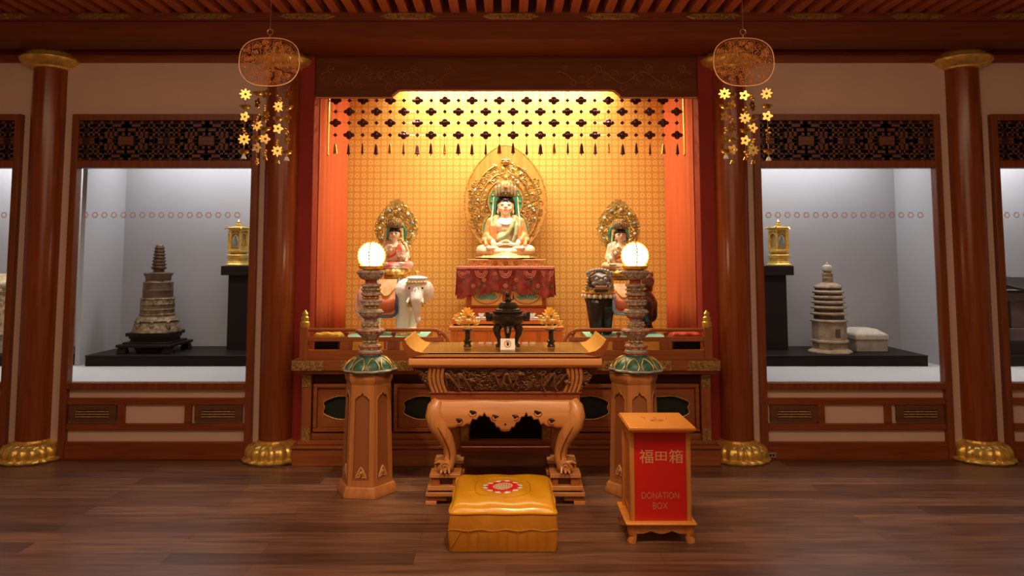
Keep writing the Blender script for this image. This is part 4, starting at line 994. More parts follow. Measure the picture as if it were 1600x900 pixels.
MB().box(TX - hwT + .01, TX + hwT - .01, ty0 + .012, ty1 - .02, TZ + .0005, TZ + .007).build('glass_sheet', glass_mat('table_glass', .6), t)
# carved frieze, tapering down
fz1, fz0 = g - .002, WZ(613, 4.68)
a1, a0 = (tx(936, 4.64, .8) - tx(644, 4.64, .8)) / 2, (tx(906, 4.70, .75) - tx(671, 4.70, .75)) / 2
fyt, fyb = 4.64, 4.705
mb = MB().hexa([(TX - a0, fyb, fz0), (TX + a0, fyb, fz0), (TX + a0, 5.08, fz0), (TX - a0, 5.08, fz0)], [(TX - a1, fyt, fz1), (TX + a1, fyt, fz1), (TX + a1, 5.14, fz1), (TX - a1, 5.14, fz1)])
mb.build('frieze_core', pbr('frieze_ground', (.10, .035, .014), .5), t)
def FF(u, v): return (TX + u * (a0 + (a1 - a0) * v), fyb + (fyt - fyb) * v - .006, fz0 + (fz1 - fz0) * v)
mb = MB(); rs = random.Random(8)
def sc2(u0, u1, n, r):
    for _ in range(n):
        u, v = rs.uniform(u0, u1), rs.uniform(.12, .88); rr = r * rs.uniform(.6, 1.2)
        pts = [FF(u + a / a0, v + b / (fz1 - fz0)) for a, b in spiral(0, 0, rr, rs.uniform(1, 1.6), rs.uniform(0, 6), rs.choice((-1, 1)), 12)]
        pts = [(x, y - rs.uniform(0, .008), min(max(z, fz0), fz1)) for x, y, z in pts]; mb.tube(pts, [.006 * (1 - .05 * i) for i in range(12)], 5)
sc2(-.98, -.82, 26, .016); sc2(.82, .98, 26, .016); sc2(-.66, .66, 120, .020)
mb.build('dragon_scrollwork', CARVE, t)
for s, lbl in ((-1, 0), (1, 0)):
    for c in (-.57, 0, .57)[::1]:
        if s > 0: continue
        mb = MB()
        pth = [FF(c + .17 * (i / 23 - .5) * 2, .5 + .26 * sin(i * .62 + c * 3)) for i in range(24)]
        mb.tube([(x, y - .012, z) for x, y, z in pth], [.004 + .007 * sin(pi * i / 23) for i in range(24)], 7)
        hx_, hy_, hz2 = pth[-1]; mb.ball((hx_, hy_ - .014, hz2), (.018, .014, .014), 10, 7); mb.ball((hx_ + .014, hy_ - .018, hz2 - .005), (.012, .010, .008), 8, 6)
        for q in (-1, 1): mb.tube([(hx_, hy_ - .016, hz2 + .008), (hx_ - .02, hy_ - .018, hz2 + .014 + q * .008)], [.004, .001], 5)
        for i in (5, 10, 15, 20):
            x, y, z = pth[i]; mb.tube([(x, y - .012, z), (x + .01, y - .016, z - .024), (x + .022, y - .014, z - .028)], [.006, .005, .002], 6)
        mb.build('carved_dragon', CARVE, t)
for s in (-1, 1):
    for i in range(4):
        xo = .372 + .026 * i
        MB().tube([(TX + s * (xo + .014 * sin(pi * v) + .012 * v), FF(0, v)[1] - .004, FF(0, v)[2]) for v in [j / 8 for j in range(9)]], .0115, 8).build('curved_rib', HONEY, t)
# ledge between frieze and apron
lz0 = WZ(626, 4.68)
mb = MB().box(TX - a0 + .004, TX + a0 - .004, 4.70, 5.07, lz0 - .004, fz0); mb.box(TX - a0 - .006, TX + a0 + .006, 4.692, 5.08, fz0 - .012, fz0 + .002); mb.build('waist_ledge', BROWN, t, bev=.003)
# bulging apron with scalloped lower edge
az1 = lz0; kx = 4.52 / 1155
def apron_low(u):                   # u in px from the centre, photo scale
    u = abs(u); K = [(0, 675), (7, 674), (10, 668), (14, 668), (17, 661), (22, 659), (25, 652), (30, 651), (33, 645), (36, 651), (41, 650), (45, 656), (52, 655), (56, 664), (60, 662), (66, 667), (74, 666), (80, 669), (120, 672)]
    for (a, b), (c_, d) in zip(K, K[1:]):
        if a <= u <= c_: return b + (d - b) * (u - a) / (c_ - a)
    return 672
def bulge(z):                       # outward swelling of the shoulder, by height
    q = (az1 - z) / .20
    return .052 * sin(pi * min(1, max(0, q * .72 + .12))) if q < 1.2 else .02
AX = (tx(903, 4.66, .65) - tx(671, 4.66, .65)) / 2
def apr(u, v, ycen, sgn):
    x = -AX + 2 * AX * u; z0 = WZ(apron_low(x / kx), 4.64); z = az1 + (z0 - az1) * v
    e = min(1, (AX - abs(x)) / .05 + .0)
    return (TX + x * 1.0, ycen - sgn * (bulge(z) + .005), z)
mb = MB().grid(160, 12, lambda u, v: apr(u, v, 4.712, 1)); mb.build('apron', HONEY, t, solid=.02)
mb = MB().grid(80, 10, lambda u, v: apr(u, v, 5.058, -1)); mb.build('apron', HONEY, t, solid=.02)
for s in (-1, 1):
    mb = MB().grid(40, 10, lambda u, v: (TX + s * (AX - .03 + bulge(az1 - .18 * v)), 4.70 + .37 * u, az1 - (.19 - .05 * sin(pi * u)) * v)); mb.build('apron', HONEY, t, solid=.02)
mb = MB()
def onap(px, py, d=.012):
    z = WZ(py, 4.645); return (TX + px * kx, 4.712 - bulge(z) - .005 - d, z)
mb.tube([onap(u, apron_low(u) - .8, .010) for u in range(-79, 80, 1)], .0035, 5)
mb.build('scalloped_bead', BROWN, t)
for px, py, r in [(s * a_, b_, c_) for s in (-1, 1) for a_, b_, c_ in ((51, 646, 3.6), (73, 658, 3.2), (15.5, 652, 2.6))] + [(0, 663, 2)]:
    c = onap(px, py, .008); mb = MB().ball(c, (r * kx, .006, r * kx * .9), 12, 6)
    if r > 2.1: mb.ball((c[0] - .012, c[1], c[2] + .010), (r * kx * .7, .006, r * kx * .6), 10, 6); mb.ball((c[0] + .014, c[1], c[2] + .004), (r * kx * .7, .006, r * kx * .5), 10, 6)
    mb.build('pierced_cutout', BLACKM, t)
mb = MB()
for s in (-1, 1):
    for cx, cy, r, a0_, d in ((51, 646, 7, 0, 1), (73, 658, 7, 1, 1), (16, 652, 6, 2, -1)):
        mb.tube([onap(s * (cx + (r * (1 - .35 * i / 15)) * cos(a0_ + d * i * .33)), cy + r * .8 * sin(a0_ + d * i * .33) * (1 - .35 * i / 15), .011) for i in range(16)], .0028, 5)
mb.build('cloud_carving', BROWN, t)
# cabriole legs
def leg(sx, sy):
    yb = 4.72 if sy < 0 else 5.05
    P = [(112, 628, 10), (117, 636, 13), (118, 648, 15), (114, 660, 16), (107, 672, 15), (101, 684, 12.5), (96, 697, 10.5), (93, 709, 9.3), (93.5, 719, 9.5), (97, 729, 10.5), (100, 736, 8)]
    fy = {0: -.02, 1: -.035, 2: -.05, 3: -.052, 4: -.042, 5: -.03, 6: -.018, 7: -.012, 8: -.014, 9: -.03, 10: -.04}
    pts, R = [], []
    for i, (u, py, r) in enumerate(P):
        z = WZ(py, 4.68) if i < 10 else SZ + .028
        z = max(z, SZ + .03)
        pts.append((TX + sx * (u - 6) * kx, yb + sy * (-fy[i]), z)); R.append(r * kx)
    mb = MB(); mb.tube(pts, R, 12, sq=(1, .85)); lg = mb.build('leg', HONEYZ, t)
    x, y, z = pts[-1]
    mb = MB(); mb.ball((x + sx * .012, y + sy * .0, SZ + .030), (.040, .036, .030), 14, 8)
    mb.tube([(x + sx * .005 + u * sx, y + sy * .034, SZ + .045 + v) for u, v in spiral(0, 0, .030, 1.5, 2.2, -1, 16)], .007, 6)
    mb.tube([(x + sx * .01, y, SZ + .06), (x + sx * .045, y, SZ + .07), (x + sx * .07, y, SZ + .058)], [.016, .010, .004], 7)
    for q in (-1, 0, 1): mb.tube([(x + q * .02, y + sy * .02, SZ + .04), (x + q * .026, y + sy * .046, SZ + .010)], [.011, .006], 7)
    mb.build('scroll_foot', HONEYZ, lg)
    mb = MB(); mb.tube([(a + sx * .002, b + sy * (R[i] * .80), c) for i, (a, b, c) in enumerate(pts[1:9])], .005, 6); mb.build('leg_bead', BROWN, lg)
SZ = WZ(738, 4.70)
for sx in (-1, 1):
    for sy in (-1, 1): leg(sx, sy)
# stepped plinth: four corner stacks
for s in (-1, 1):
    def r_(a, b): return sorted((TX + s * a, TX + s * b))
    H, W1 = SZ, .478
    for y0, y1 in ((4.66, 4.80), (4.98, 5.12)):
        for (zb, zt, a, b, dy, m) in ((H - .024, H, .275, W1 - .012, 0, HONEY), (.085, .112, .27, W1, -.006, HONEY), (.052, .076, .29, W1 + .010, -.012, HONEY)):
            x0, x1 = r_(a, b); MB().box(x0, x1, y0 + dy, y1 - dy, zb, zt).build('step', m, t, bev=.003)
        x0, x1 = r_(.29, .325); MB().box(x0, x1, y0 + .012, y1 - .012, .112, H - .024).build('riser', ALTW, t, bev=.002)
        x0, x1 = r_(W1 - .075, W1 - .022); MB().box(x0, x1, y0 + .012, y1 - .012, .112, H - .024).build('riser', ALTW, t, bev=.002)
        x0, x1 = r_(.325, W1 - .075); MB().box(x0, x1, y0 + .045, y1 - .04, .112, H - .024).build('riser', DARKT, t, bev=.002)
        x0, x1 = r_(.33, W1 - .01); MB().box(x0, x1, y0 + .006, y1 - .006, .076, .085).build('riser', BLACKM, t)
        x0, x1 = r_(.42, W1 + .012); MB().box(x0, x1, y0 - .006, y1 - .01, 0, .022).build('foot_block', HONEY, t, bev=.003)
        x0, x1 = r_(.36, W1 + .004); MB().box(x0, x1, y0 + .004, y1 - .01, .022, .052).build('foot_block', ALTW, t, bev=.003)
MB().box(TX - .30, TX + .30, 5.08, 5.11, WZ(705, 5.1), WZ(700, 5.1) + .01).build('rear_stretcher', BROWN, t, bev=.003)
mb = MB().box(TX - .30, TX + .30, 5.085, 5.105, .115, WZ(705, 5.1)); mb.build('rear_board', DARKT, t)
# ---------------- things on the table
tt = TZ + .007
cx_, cy_ = WX(793.5, 4.86, 1), 4.86
u = 4.80 / 1155
t = thing('incense_burner', 'dark bronze tripod incense burner with lion-topped lid in the middle of the altar table', 'incense burner', (cx_, cy_, tt))
zz = lambda py: WZ(py, cy_)
mb = MB().lathe([(.5 * u, zz(510) - tt), (14 * u, zz(511) - tt), (22 * u, zz(506) - tt), (27 * u, zz(499) - tt), (27 * u, zz(493) - tt), (22 * u, zz(489) - tt), (24 * u, zz(487.5) - tt), (24 * u, zz(485.5) - tt), (20 * u, zz(485) - tt)], (cx_, cy_, tt), 32); mb.build('bowl', BRONZE, t)
mb = MB().lathe([(20 * u, zz(485.5) - tt), (20 * u, zz(483) - tt), (15 * u, zz(481) - tt), (16 * u, zz(477) - tt), (12 * u, zz(472.5) - tt), (4 * u, zz(471) - tt)], (cx_, cy_, tt), 32, lambda a, q: 1 + .03 * cos(12 * a))
lid = mb.build('lid', BRONZE, t)
mb = MB(); Z = zz(471)
mb.ball((cx_, cy_, Z + 4 * u), (5 * u, 4 * u, 6 * u), 12, 8); mb.ball((cx_ - .5 * u, cy_ - 2 * u, Z + 11 * u), 4 * u, 12, 8)
for s in (-1, 1): mb.cyl((cx_ + s * 3.5 * u, cy_ - 3 * u, Z), (cx_ + s * 2.5 * u, cy_ - 2 * u, Z + 7 * u), 2 * u, 1.6 * u)
mb.tube([(cx_ + 4 * u, cy_, Z + 2 * u), (cx_ + 9 * u, cy_, Z + 4 * u), (cx_ + 8 * u, cy_, Z + 10 * u)], [1.8 * u, 1.6 * u, 1 * u], 8); mb.build('lion_finial', BRONZE, lid, remesh=.003)
for i in range(3):
    a = -pi / 2 + 2 * pi * i / 3 + (pi / 3 if True else 0)
    pts = [(17, 508, 7), (20, 514, 6.5), (19, 521, 4.8), (16, 528, 3.6), (15, 535, 3), (18, 540, 3.4), (21, 542, 2.6)]
    MB().tube([(cx_ + r * u * cos(a), cy_ + r * u * sin(a) * .8, max(zz(py), tt + 2.4 * u)) for r, py, q in pts], [q * u for r, py, q in pts], 10).build('leg', BRONZE, t)
MB().tube([(cx_, cy_ - 15 * u, zz(510)), (cx_, cy_ - 18 * u, zz(518)), (cx_, cy_ - 16 * u, zz(527)), (cx_, cy_ - 17 * u, tt + 2 * u)], [5 * u, 5 * u, 3 * u, 2.5 * u], 10).build('leg', BRONZE, t)
for s in (-1, 1):
    mb = MB().box(*sorted((cx_ + s * 24 * u, cx_ + s * 34 * u)), cy_ - 3 * u, cy_ + 3 * u, zz(502), zz(489)); mb.box(*sorted((cx_ + s * 29 * u, cx_ + s * 35 * u)), cy_ - 4 * u, cy_ + 4 * u, zz(497), zz(487)); mb.ball((cx_ + s * 28 * u, cy_ - 3 * u, zz(494)), 3 * u, 8, 6); mb.build('handle', BRONZE, t, bev=.003)
def vase(px, label):
    x, y = WX(px, 4.84, 1), 4.84
    t = thing('altar_vase', label, 'vase', (x, y, tt), 'dark bronze vases of golden lotuses on the altar table')
    H = WZ(514, y) - tt; v = [(6.2, 0), (6.4, .06), (4.8, .16), (5.2, .24), (6.8, .30), (6.8, .36), (4.2, .42), (3.9, .7), (4.4, .86), (8.8, .96), (9, 1), (6.5, .99)]
    MB().lathe([(a * u, b * H) for a, b in v], (x, y, tt), 24).build('vase_body', BRONZE, t)
    b = MB(); rs = random.Random(int(px)); heads = []
    for dx, dz in ((-13, 9), (-6, 16), (2, 10), (9, 17), (14, 8), (-17, 18)):
        p = (x + dx * u, y + rs.uniform(-.02, .02), tt + H + dz * u); heads.append(p); b.tube([(x, y, tt + H - .02), (x + dx * u * .4, y, tt + H + dz * u * .5), p], .0022, 5)
    s_ = b.build('stems', GOLDP, t); AM = MATS['amber_crystal']
    for i, p in enumerate(heads):
        mb = MB(); r = .017 if i % 2 else .022
        for j in range(8):
            a = 2 * pi * j / 8; mb.ball((p[0] + r * .7 * cos(a), p[1] + r * .7 * sin(a), p[2] + r * .3), (r * .3, r * .4, r * .75), 7, 5, Matrix.Rotation(a, 3, 'Z') @ Matrix.Rotation(.6, 3, 'Y'))
        mb.ball(p, r * .5, 8, 6); mb.build('lotus_head', AM, t)
vase(730.5, 'dark bronze vase of golden lotus sprays on the altar table, elephant side')
vase(861, 'dark bronze vase of golden lotus sprays on the altar table, lion side')
# small sign card
x0, x1 = WX(782, 4.70, 1), WX(804.5, 4.70, 1); zt_ = WZ(529.5, 4.7)
t = thing('sign_card', 'small white sign card with a round hand symbol in front of the incense burner', 'sign', ((x0 + x1) / 2, 4.70, tt))
WC = pbr('white_card', (.78, .70, .62), .4)
MB().prism_x([(4.692, tt), (4.697, tt), (4.722, zt_), (4.717, zt_)], x0, x1).build('card_face', WC, t)
MB().prism_x([(4.75, tt), (4.755, tt), (4.722, zt_), (4.718, zt_)], x0, x1).build('card_back', WC, t)
xm, zm = (x0 + x1) / 2, (tt + zt_) / 2 + .002
def cf(x, z): return (x, 4.692 + (z - tt) * .30 - .0018, z)
mb = MB().tube([cf(xm + .020 * cos(a), zm + .020 * sin(a)) for a in [2 * pi * i / 24 for i in range(24)]], .0016, 4, close=True)
mb.build('symbol_ring', REDC, t)
mb = MB(); c = cf(xm, zm - .004); mb.ball(c, (.007, .0012, .009), 10, 6)
for i in range(4): mb.tube([cf(xm - .005 + .0034 * i, zm), cf(xm - .006 + .004 * i, zm + .013 - .002 * abs(i - 1.5))], .0017, 5)
mb.tube([cf(xm + .006, zm - .006), cf(xm + .012, zm + .002)], .0017, 5); mb.build('hand_symbol', pbr('sign_dark', (.05, .01, .01), .5), t)
# ================================================================== LAMP PEDESTALS
def hexp(cx, cy, r, z, rot=0): return [(cx + r * cos(rot + pi / 3 * i), cy + r * sin(rot + pi / 3 * i), z) for i in range(6)]
def lamp_pedestal(label):
    t = thing('lamp_pedestal', label, 'pedestal', (0, 0, 0)); H = .765
    def ring(mb, lv):
        vs = []; 
        for r, z in lv: vs += hexp(0, 0, r, z)
        n = len(lv); fs = [tuple(range(5, -1, -1)), tuple(range(6 * n - 6, 6 * n))]
        for j in range(n - 1): fs += [(6 * j + i, 6 * j + (i + 1) % 6, 6 * j + 6 + (i + 1) % 6, 6 * j + 6 + i) for i in range(6)]
        return mb.verts(vs, fs)
    ring(MB(), [(.202, 0), (.202, .022), (.194, .034), (.190, .055), (.178, .068)]).build('base_moulding', HONEYP, t, bev=.003)
    r0, r1 = .168, .148; z0, z1 = .068, .715
    ring(MB(), [(r0 - .012, z0), (r1 - .012, z1)]).build('core', pbr('pedestal_recess', (.26, .085, .025), .5), t)
    ring(MB(), [(r1 + .001, z1 - .02), (.160, z1 + .004), (.164, z1 + .02), (.160, H - .012), (.166, H - .006), (.164, H)]).build('top_moulding', HONEYP, t, bev=.003)
    sn = MB()
    for f in range(6):                  # framed faces with ogee-headed recess
        a = pi / 3 * f + pi / 6; M = Matrix.Rotation(a, 3, 'Z')
        def fp(uu, zz_, d=0):
            q = (zz_ - z0) / (z1 - z0); R = (r0 + (r1 - r0) * q) * cos(pi / 6); return M @ Vector((R + d, uu * (r0 + (r1 - r0) * q) / r0, zz_))
        hw = r0 / 2
        iw = hw - .030; arch = [(-iw, .11), (-iw, .60), (-iw + .006, .615), (-iw + .010, .612), (-iw + .022, .628), (-.016, .630), (-.008, .640), (0, .652)]
        arch = arch + [(-x, z) for x, z in arch[-2::-1]]
        outer = [(-hw, z0 + .001), (-hw, z1 - .001), (hw, z1 - .001), (hw, z0 + .001)]
        n = len(arch); mb = MB()
        O = []
        for (x, z) in arch:
            if z < .2: O.append((hw if x > 0 else -hw, z0 + .001))
            elif z < .605: O.append((hw if x > 0 else -hw, z1 - .001))
            else: O.append((x / iw * hw, z1 - .001))
        vs = [fp(x, z, .0) for x, z in arch] + [fp(x, z, 0) for x, z in O] + [fp(x, z, -.014) for x, z in arch]
        fs = []
        for i in range(n):
            j = (i + 1) % n; fs += [(i, j, n + j, n + i), (i, j, 2 * n + j, 2 * n + i)]
        mb.verts(vs, fs); p = mb.build('face_panel', HONEYP, t, smooth=0)
        mb = MB(); mb.tube([fp(x, z, .001) for x, z in arch], .0028, 5, close=True); mb.build('arch_bead', HONEYP, p)
        mb = MB()
        for s in (-1, 1):
            mb.tube([fp(s * (.018 + q1), .135 + q2, -.004) for q1, q2 in spiral(0, 0, .016, 1.2, -2.4 if s > 0 else -.7, s, 14)], .0048, 6)
            mb.tube([fp(s * .034, .115, -.004), fp(s * .028, .135, -.002), fp(s * .012, .165, -.002), fp(0, .185, -.002)], [.005, .007, .007, .005], 6)
        mb.ball(fp(0, .150, -.006), .012, 8, 6); mb.build('cloud_carving', pbr('cloud_carving_wood', (.58, .27, .10), .4), p)
    return t
PXL, PXR, PY = -.905, .838, 4.94
pl = lamp_pedestal('hexagonal tapered timber pedestal under the lamp in front of the white elephant')
pr = copy_tree(pl, label='hexagonal tapered timber pedestal half hidden behind the donation box')
pl.location = (PXL, PY, 0); pr.location = (PXR, PY, 0); pl.rotation_euler.z = radians(-6); pr.rotation_euler.z = radians(6)
# ---------------- cloisonne lamps
LM = lamp_mat('lamp_globe_glow', (1, .80, .48), 9)
CB1 = pbr('cloisonne_beige', (.66, .50, .36), .35, noise=.55, nscale=60, col2=(.16, .12, .14)); CB2 = pbr('cloisonne_blue', (.05, .10, .22), .3, noise=.4, nscale=90, col2=(.45, .30, .12)); CB3 = pbr('cloisonne_red', (.45, .08, .03), .35, noise=.3, nscale=80)
CB4 = pbr('cloisonne_lightblue', (.25, .38, .42), .35, noise=.5, nscale=90, col2=(.5, .25, .15))
def lamp(label):
    t = thing('altar_lamp', label, 'lamp', (0, 0, 0)); k = 4.88 / 1155; B = 581.5
    z = lambda py: (B - py) * k
    mb = MB().lathe([(39 * k, z(581)), (40 * k, z(577)), (37 * k, z(575)), (35 * k, z(570)), (29 * k, z(563)), (20 * k, z(558)), (15 * k, z(557))], seg=96, mod=lambda a, q: 1 + .07 * (abs(cos(5 * a)) - .5) * (1 - q))
    lt = mb.build('lotus_foot', TEAL, t)
    mb = MB()
    for i in range(10):
        a = 2 * pi * i / 10
        for q in (-1, 1):
            mb.tube([(r * k * 1.03 * cos(a + q * w), r * k * 1.03 * sin(a + q * w), z(py) + .002) for r, py, w in ((39, 575.5, .20), (37.5, 573, .25), (35, 569.5, .255), (31, 565, .21), (26.5, 561.7, .13), (22, 559.7, .0))], .0035, 5)
    mb.build('gilt_petal_lines', GOLDP, lt)
    mb = MB().tube([(40 * k * (1 + .05 * cos(10 * a)) * cos(a), 40 * k * (1 + .05 * cos(10 * a)) * sin(a), z(577.5)) for a in [2 * pi * i / 80 for i in range(80)]], .007, 6, close=True); mb.build('scalloped_rim', CB4, lt)
    seq = [(15, 557.5, 3), (17, 556, 3), (17.5, 550, 3), (15, 548, 0), (16.5, 546, 0), (16.5, 541, 0), (13, 539, 1), (10, 538, 1), (10, 533, 1), (12, 531.5, 0), (14, 528, 0), (19, 524, 0), (22, 520, 0), (21.5, 517, 0), (14, 515.5, 1), (12.5, 512, 1), (13.5, 508, 0), (13.5, 505.5, 0), (10, 504.5, 1), (10, 500.5, 1), (12, 499.5, 2), (14, 497, 0), (18, 493, 0), (18.5, 488, 0), (17, 486, 0), (11, 485, 1), (11, 480, 1), (15.5, 479, 0), (16, 475, 0), (15.5, 471, 0), (12, 470, 2), (12, 465, 2), (15.5, 464, 0), (15.5, 461, 0), (13.5, 459.5, 1), (13.5, 451, 1), (15.5, 450, 0), (15.5, 446.5, 0), (9, 445.5, 2), (9, 440.5, 2), (13, 439.5, 0), (18, 436, 0), (21.5, 430, 0), (21.5, 426.5, 0), (19, 425, 0)]
    prof = [(r * k, z(py)) for r, py, m in seq]; mb = MB().lathe(prof, seg=40, mats=[m for _, _, m in seq]); st = mb.build('stacked_stem', [CB1, CB2, CB3, CB4], t, smooth=50)
    for r, py, n, m in ((21.6, 429, 12, 1), (18.6, 490, 10, 3), (14.2, 455, 10, 0), (22, 519, 14, 2), (16, 473, 12, 3), (13, 510, 8, 0), (17.6, 553, 12, 2), (12.4, 467.5, 8, 0), (16.6, 543.5, 12, 2), (10.4, 535.5, 8, 0), (11.4, 482.5, 8, 0)):
        mb = MB().tube([(r * k * cos(2 * pi * i / 32), r * k * sin(2 * pi * i / 32), z(py)) for i in range(32)], .003, 5, close=True)
        for i in range(n):
            a = 2 * pi * i / n; mb.ball((r * k * cos(a), r * k * sin(a), z(py)), (.0095, .0095, .0075), 8, 6)
        mb.build('stud_ring', [GOLDP, CB2, CB3, CB4][m], st)
    mb = MB().ball((0, 0, z(402)), (20 * k, 20 * k, 20 * k), 32, 24); gl = mb.build('globe', LM, t)
    AMB = pbr('amber_glass_rim', (1, .58, .10), .2, .5)
    mb = MB().lathe([(12 * k, z(425)), (17 * k, z(423)), (20 * k, z(418)), (19 * k, z(418)), (11 * k, z(424))], seg=40, mod=lambda a, q: 1 + .05 * cos(10 * a)); mb.build('gilt_cup', AMB, t)
    mb = MB()
    for i in range(26):             # beaded gilt ring standing round the globe
        a = 2 * pi * i / 26; mb.ball((22 * k * cos(a), 0, z(402) + 21.5 * k * sin(a)), (.009, .006, .009), 8, 6)
        mb.ball((0, 22 * k * cos(a), z(402) + 21.5 * k * sin(a)), (.006, .009, .009), 8, 6)
    mb.tube([(20.9 * k * cos(a), 0, z(402) + 20.9 * k * sin(a)) for a in [2 * pi * i / 40 for i in range(40)]], .003, 5, close=True)
    mb.tube([(0, 20.9 * k * cos(a), z(402) + 20.9 * k * sin(a)) for a in [2 * pi * i / 40 for i in range(40)]], .003, 5, close=True)
    mb.build('beaded_ring', AMB, t)
    return t
HP = .765
l1 = lamp('glowing globe lamp on stacked enamel stem in front of the white elephant')
l2 = copy_tree(l1, label='glowing globe lamp on stacked enamel stem in front of the black lion')
l1.location = (WX(579.5, PY, 1.2), PY, HP); l2.location = (WX(993, PY, 1.2), PY, HP)
for o in (l1, l2): light('POINT', 'globe_glow', (o.location.x, o.location.y - .0, HP + (581.5 - 402) * 4.88 / 1155), None, 14, (1, .70, .38), .09)
# ================================================================== KNEELING CUSHION
cy0, cy1 = 3.93, 4.54; cX = WX(786, 3.93, .15); chw = WX(869.5, 3.93, .15) - cX
t = thing('kneeling_cushion', 'square yellow satin kneeling cushion with a red lotus emblem in front of the altar table', 'cushion', (cX, (cy0 + cy1) / 2, 0))
SAT = pbr('yellow_satin', (.84, .40, .012), .27, noise=.10, nscale=5, bump=.35, bscale=9, coat=.5)
SATS = pbr('gold_satin_side', (.60, .235, .014), .36, noise=.14, nscale=8, bump=.5, bscale=12, coat=.25)
Hs = .188
def ctop(u, v):
    a, b = 2 * u - 1, 2 * v - 1; h = (1 - abs(a) ** 12) ** .5 * (1 - abs(b) ** 6) ** .55
    return (cX + chw * a * (1 + .012 * h), (cy0 + cy1) / 2 + (cy1 - cy0) / 2 * b * (1 + .0 * h), Hs + .052 * h + .003 * sin(9 * a + 4 * b) * h)
MB().grid(56, 56, ctop).build('top_cover', SAT, t, smooth=80)
def cside(u, v):                    # once round the box
    q = (u * 4) % 4; i = int(q); f = q - i; e = 1.0
    C = [(-1, -1), (1, -1), (1, 1), (-1, 1), (-1, -1)]; a = C[i][0] + (C[i + 1][0] - C[i][0]) * f; b = C[i][1] + (C[i + 1][1] - C[i][1]) * f
    R = .045; n = (a, b); bul = .010 * sin(pi * v) + .004 * sin(u * 60 + 3 * v) * (1 - v) * (1 - max(abs(a), abs(b)) * 0)
    ax = max(-1 + R, min(1 - R, a)); bx_ = max(-1 + R, min(1 - R, b)); dx, dy = a - ax, b - bx_
    L_ = sqrt(dx * dx + dy * dy) or 1; ax += dx / L_ * R; bx_ += dy / L_ * R
    return (cX + ax * (chw + bul), (cy0 + cy1) / 2 + bx_ * ((cy1 - cy0) / 2 + bul), Hs * (1 - v) + .004 * 0 + .002)
MB().grid(240, 16, lambda u, v: cside(u, v), closeu=True).build('side_band', SATS, t, smooth=80)
mb = MB(); seamp = [cside(i / 160, 0.0) for i in range(160)]; mb.tube([(x, y, z + .002) for x, y, z in seamp], .0065, 6, close=True); mb.build('piping', SAT, t)
mb = MB(); zq = .112; mb.tube([(cX - chw - .008 + (2 * chw + .016) * i / 30, cy0 - .0125, zq + .004 * sin(i * .9)) for i in range(31)], .003, 5)
mb.tube([(cX - chw + .01, cy0 - .011, .03), (cX - chw + .06, cy0 - .0125, .108)], .003, 5)
for i in range(9): x = cX - chw + .10 + i * .05; mb.tube([(x, cy0 - .011, .105), (x + .003 * sin(i * 3), cy0 - .012, .06 - .015 * (i % 3)), (x - .002, cy0 - .009, .012)], [.0035, .0025, .001], 5)
mb.build('side_pleats', SATS, t)
mb = MB().box(cX - chw + .015, cX + chw - .015, cy0 + .01, cy1 - .01, 0, .02); mb.build('cushion_base', BLACKM, t)
def onc(x, y, d=.0015):             # point on the cushion top
    a = (x - cX) / chw; b = (y - (cy0 + cy1) / 2) / ((cy1 - cy0) / 2); h = max(0, (1 - abs(a) ** 12)) ** .5 * max(0, (1 - abs(b) ** 6)) ** .55
    return Vector((x, y, Hs + .052 * h + .003 * sin(9 * a + 4 * b) * h + d))
ex, ey = cX - .003, 4.215
mb = MB(); R1 = .152
mb.tube([onc(ex + R1 * (abs(cos(a)) ** .6) * (1 if cos(a) > 0 else -1), ey + .165 * (abs(sin(a)) ** .6) * (1 if sin(a) > 0 else -1), .001) for a in [2 * pi * i / 56 for i in range(56)]], .0022, 4, close=True); mb.build('stitched_border', SATS, t)
def petal(mb, cx, cy, a, r, w, l, d):
    P = [(0, -w * .5), (l * .55, -w), (l * .9, -w * .5), (l, 0), (l * .9, w * .5), (l * .55, w), (0, w * .5)]
    c_, s_ = cos(a), sin(a); V = [onc(cx + (r + p) * c_ - q * s_, cy + (r + p) * s_ + q * c_, d) for p, q in P]
    mb.verts(V, [tuple(range(7))])
mb = MB().m(0)
for i in range(12): petal(mb, ex, ey, 2 * pi * (i + .5) / 12, .072, .022, .042, .0015)
mb.m(1)
for i in range(12): petal(mb, ex, ey, 2 * pi * i / 12, .046, .021, .052, .0028)
mb.m(2)
V = [onc(ex + .056 * cos(a), ey + .056 * sin(a) + .004, .004) for a in [2 * pi * i / 24 for i in range(24)]]; mb.verts(V, [tuple(range(24))])
mb.m(3)
for i in range(7):
    for j in range(7):
        x, y = (i - 3) * .014, (j - 3) * .014
        if x * x + y * y < .0022: mb.ball(onc(ex + x, ey + .004 + y, .004), (.0045, .0045, .002), 6, 4)
mb.build('lotus_emblem', [WHITE, pbr('emblem_red', (.80, .02, .012), .4), pbr('emblem_pink', (.72, .50, .36), .5), pbr('emblem_olive', (.25, .16, .05), .5)], t, smooth=0)
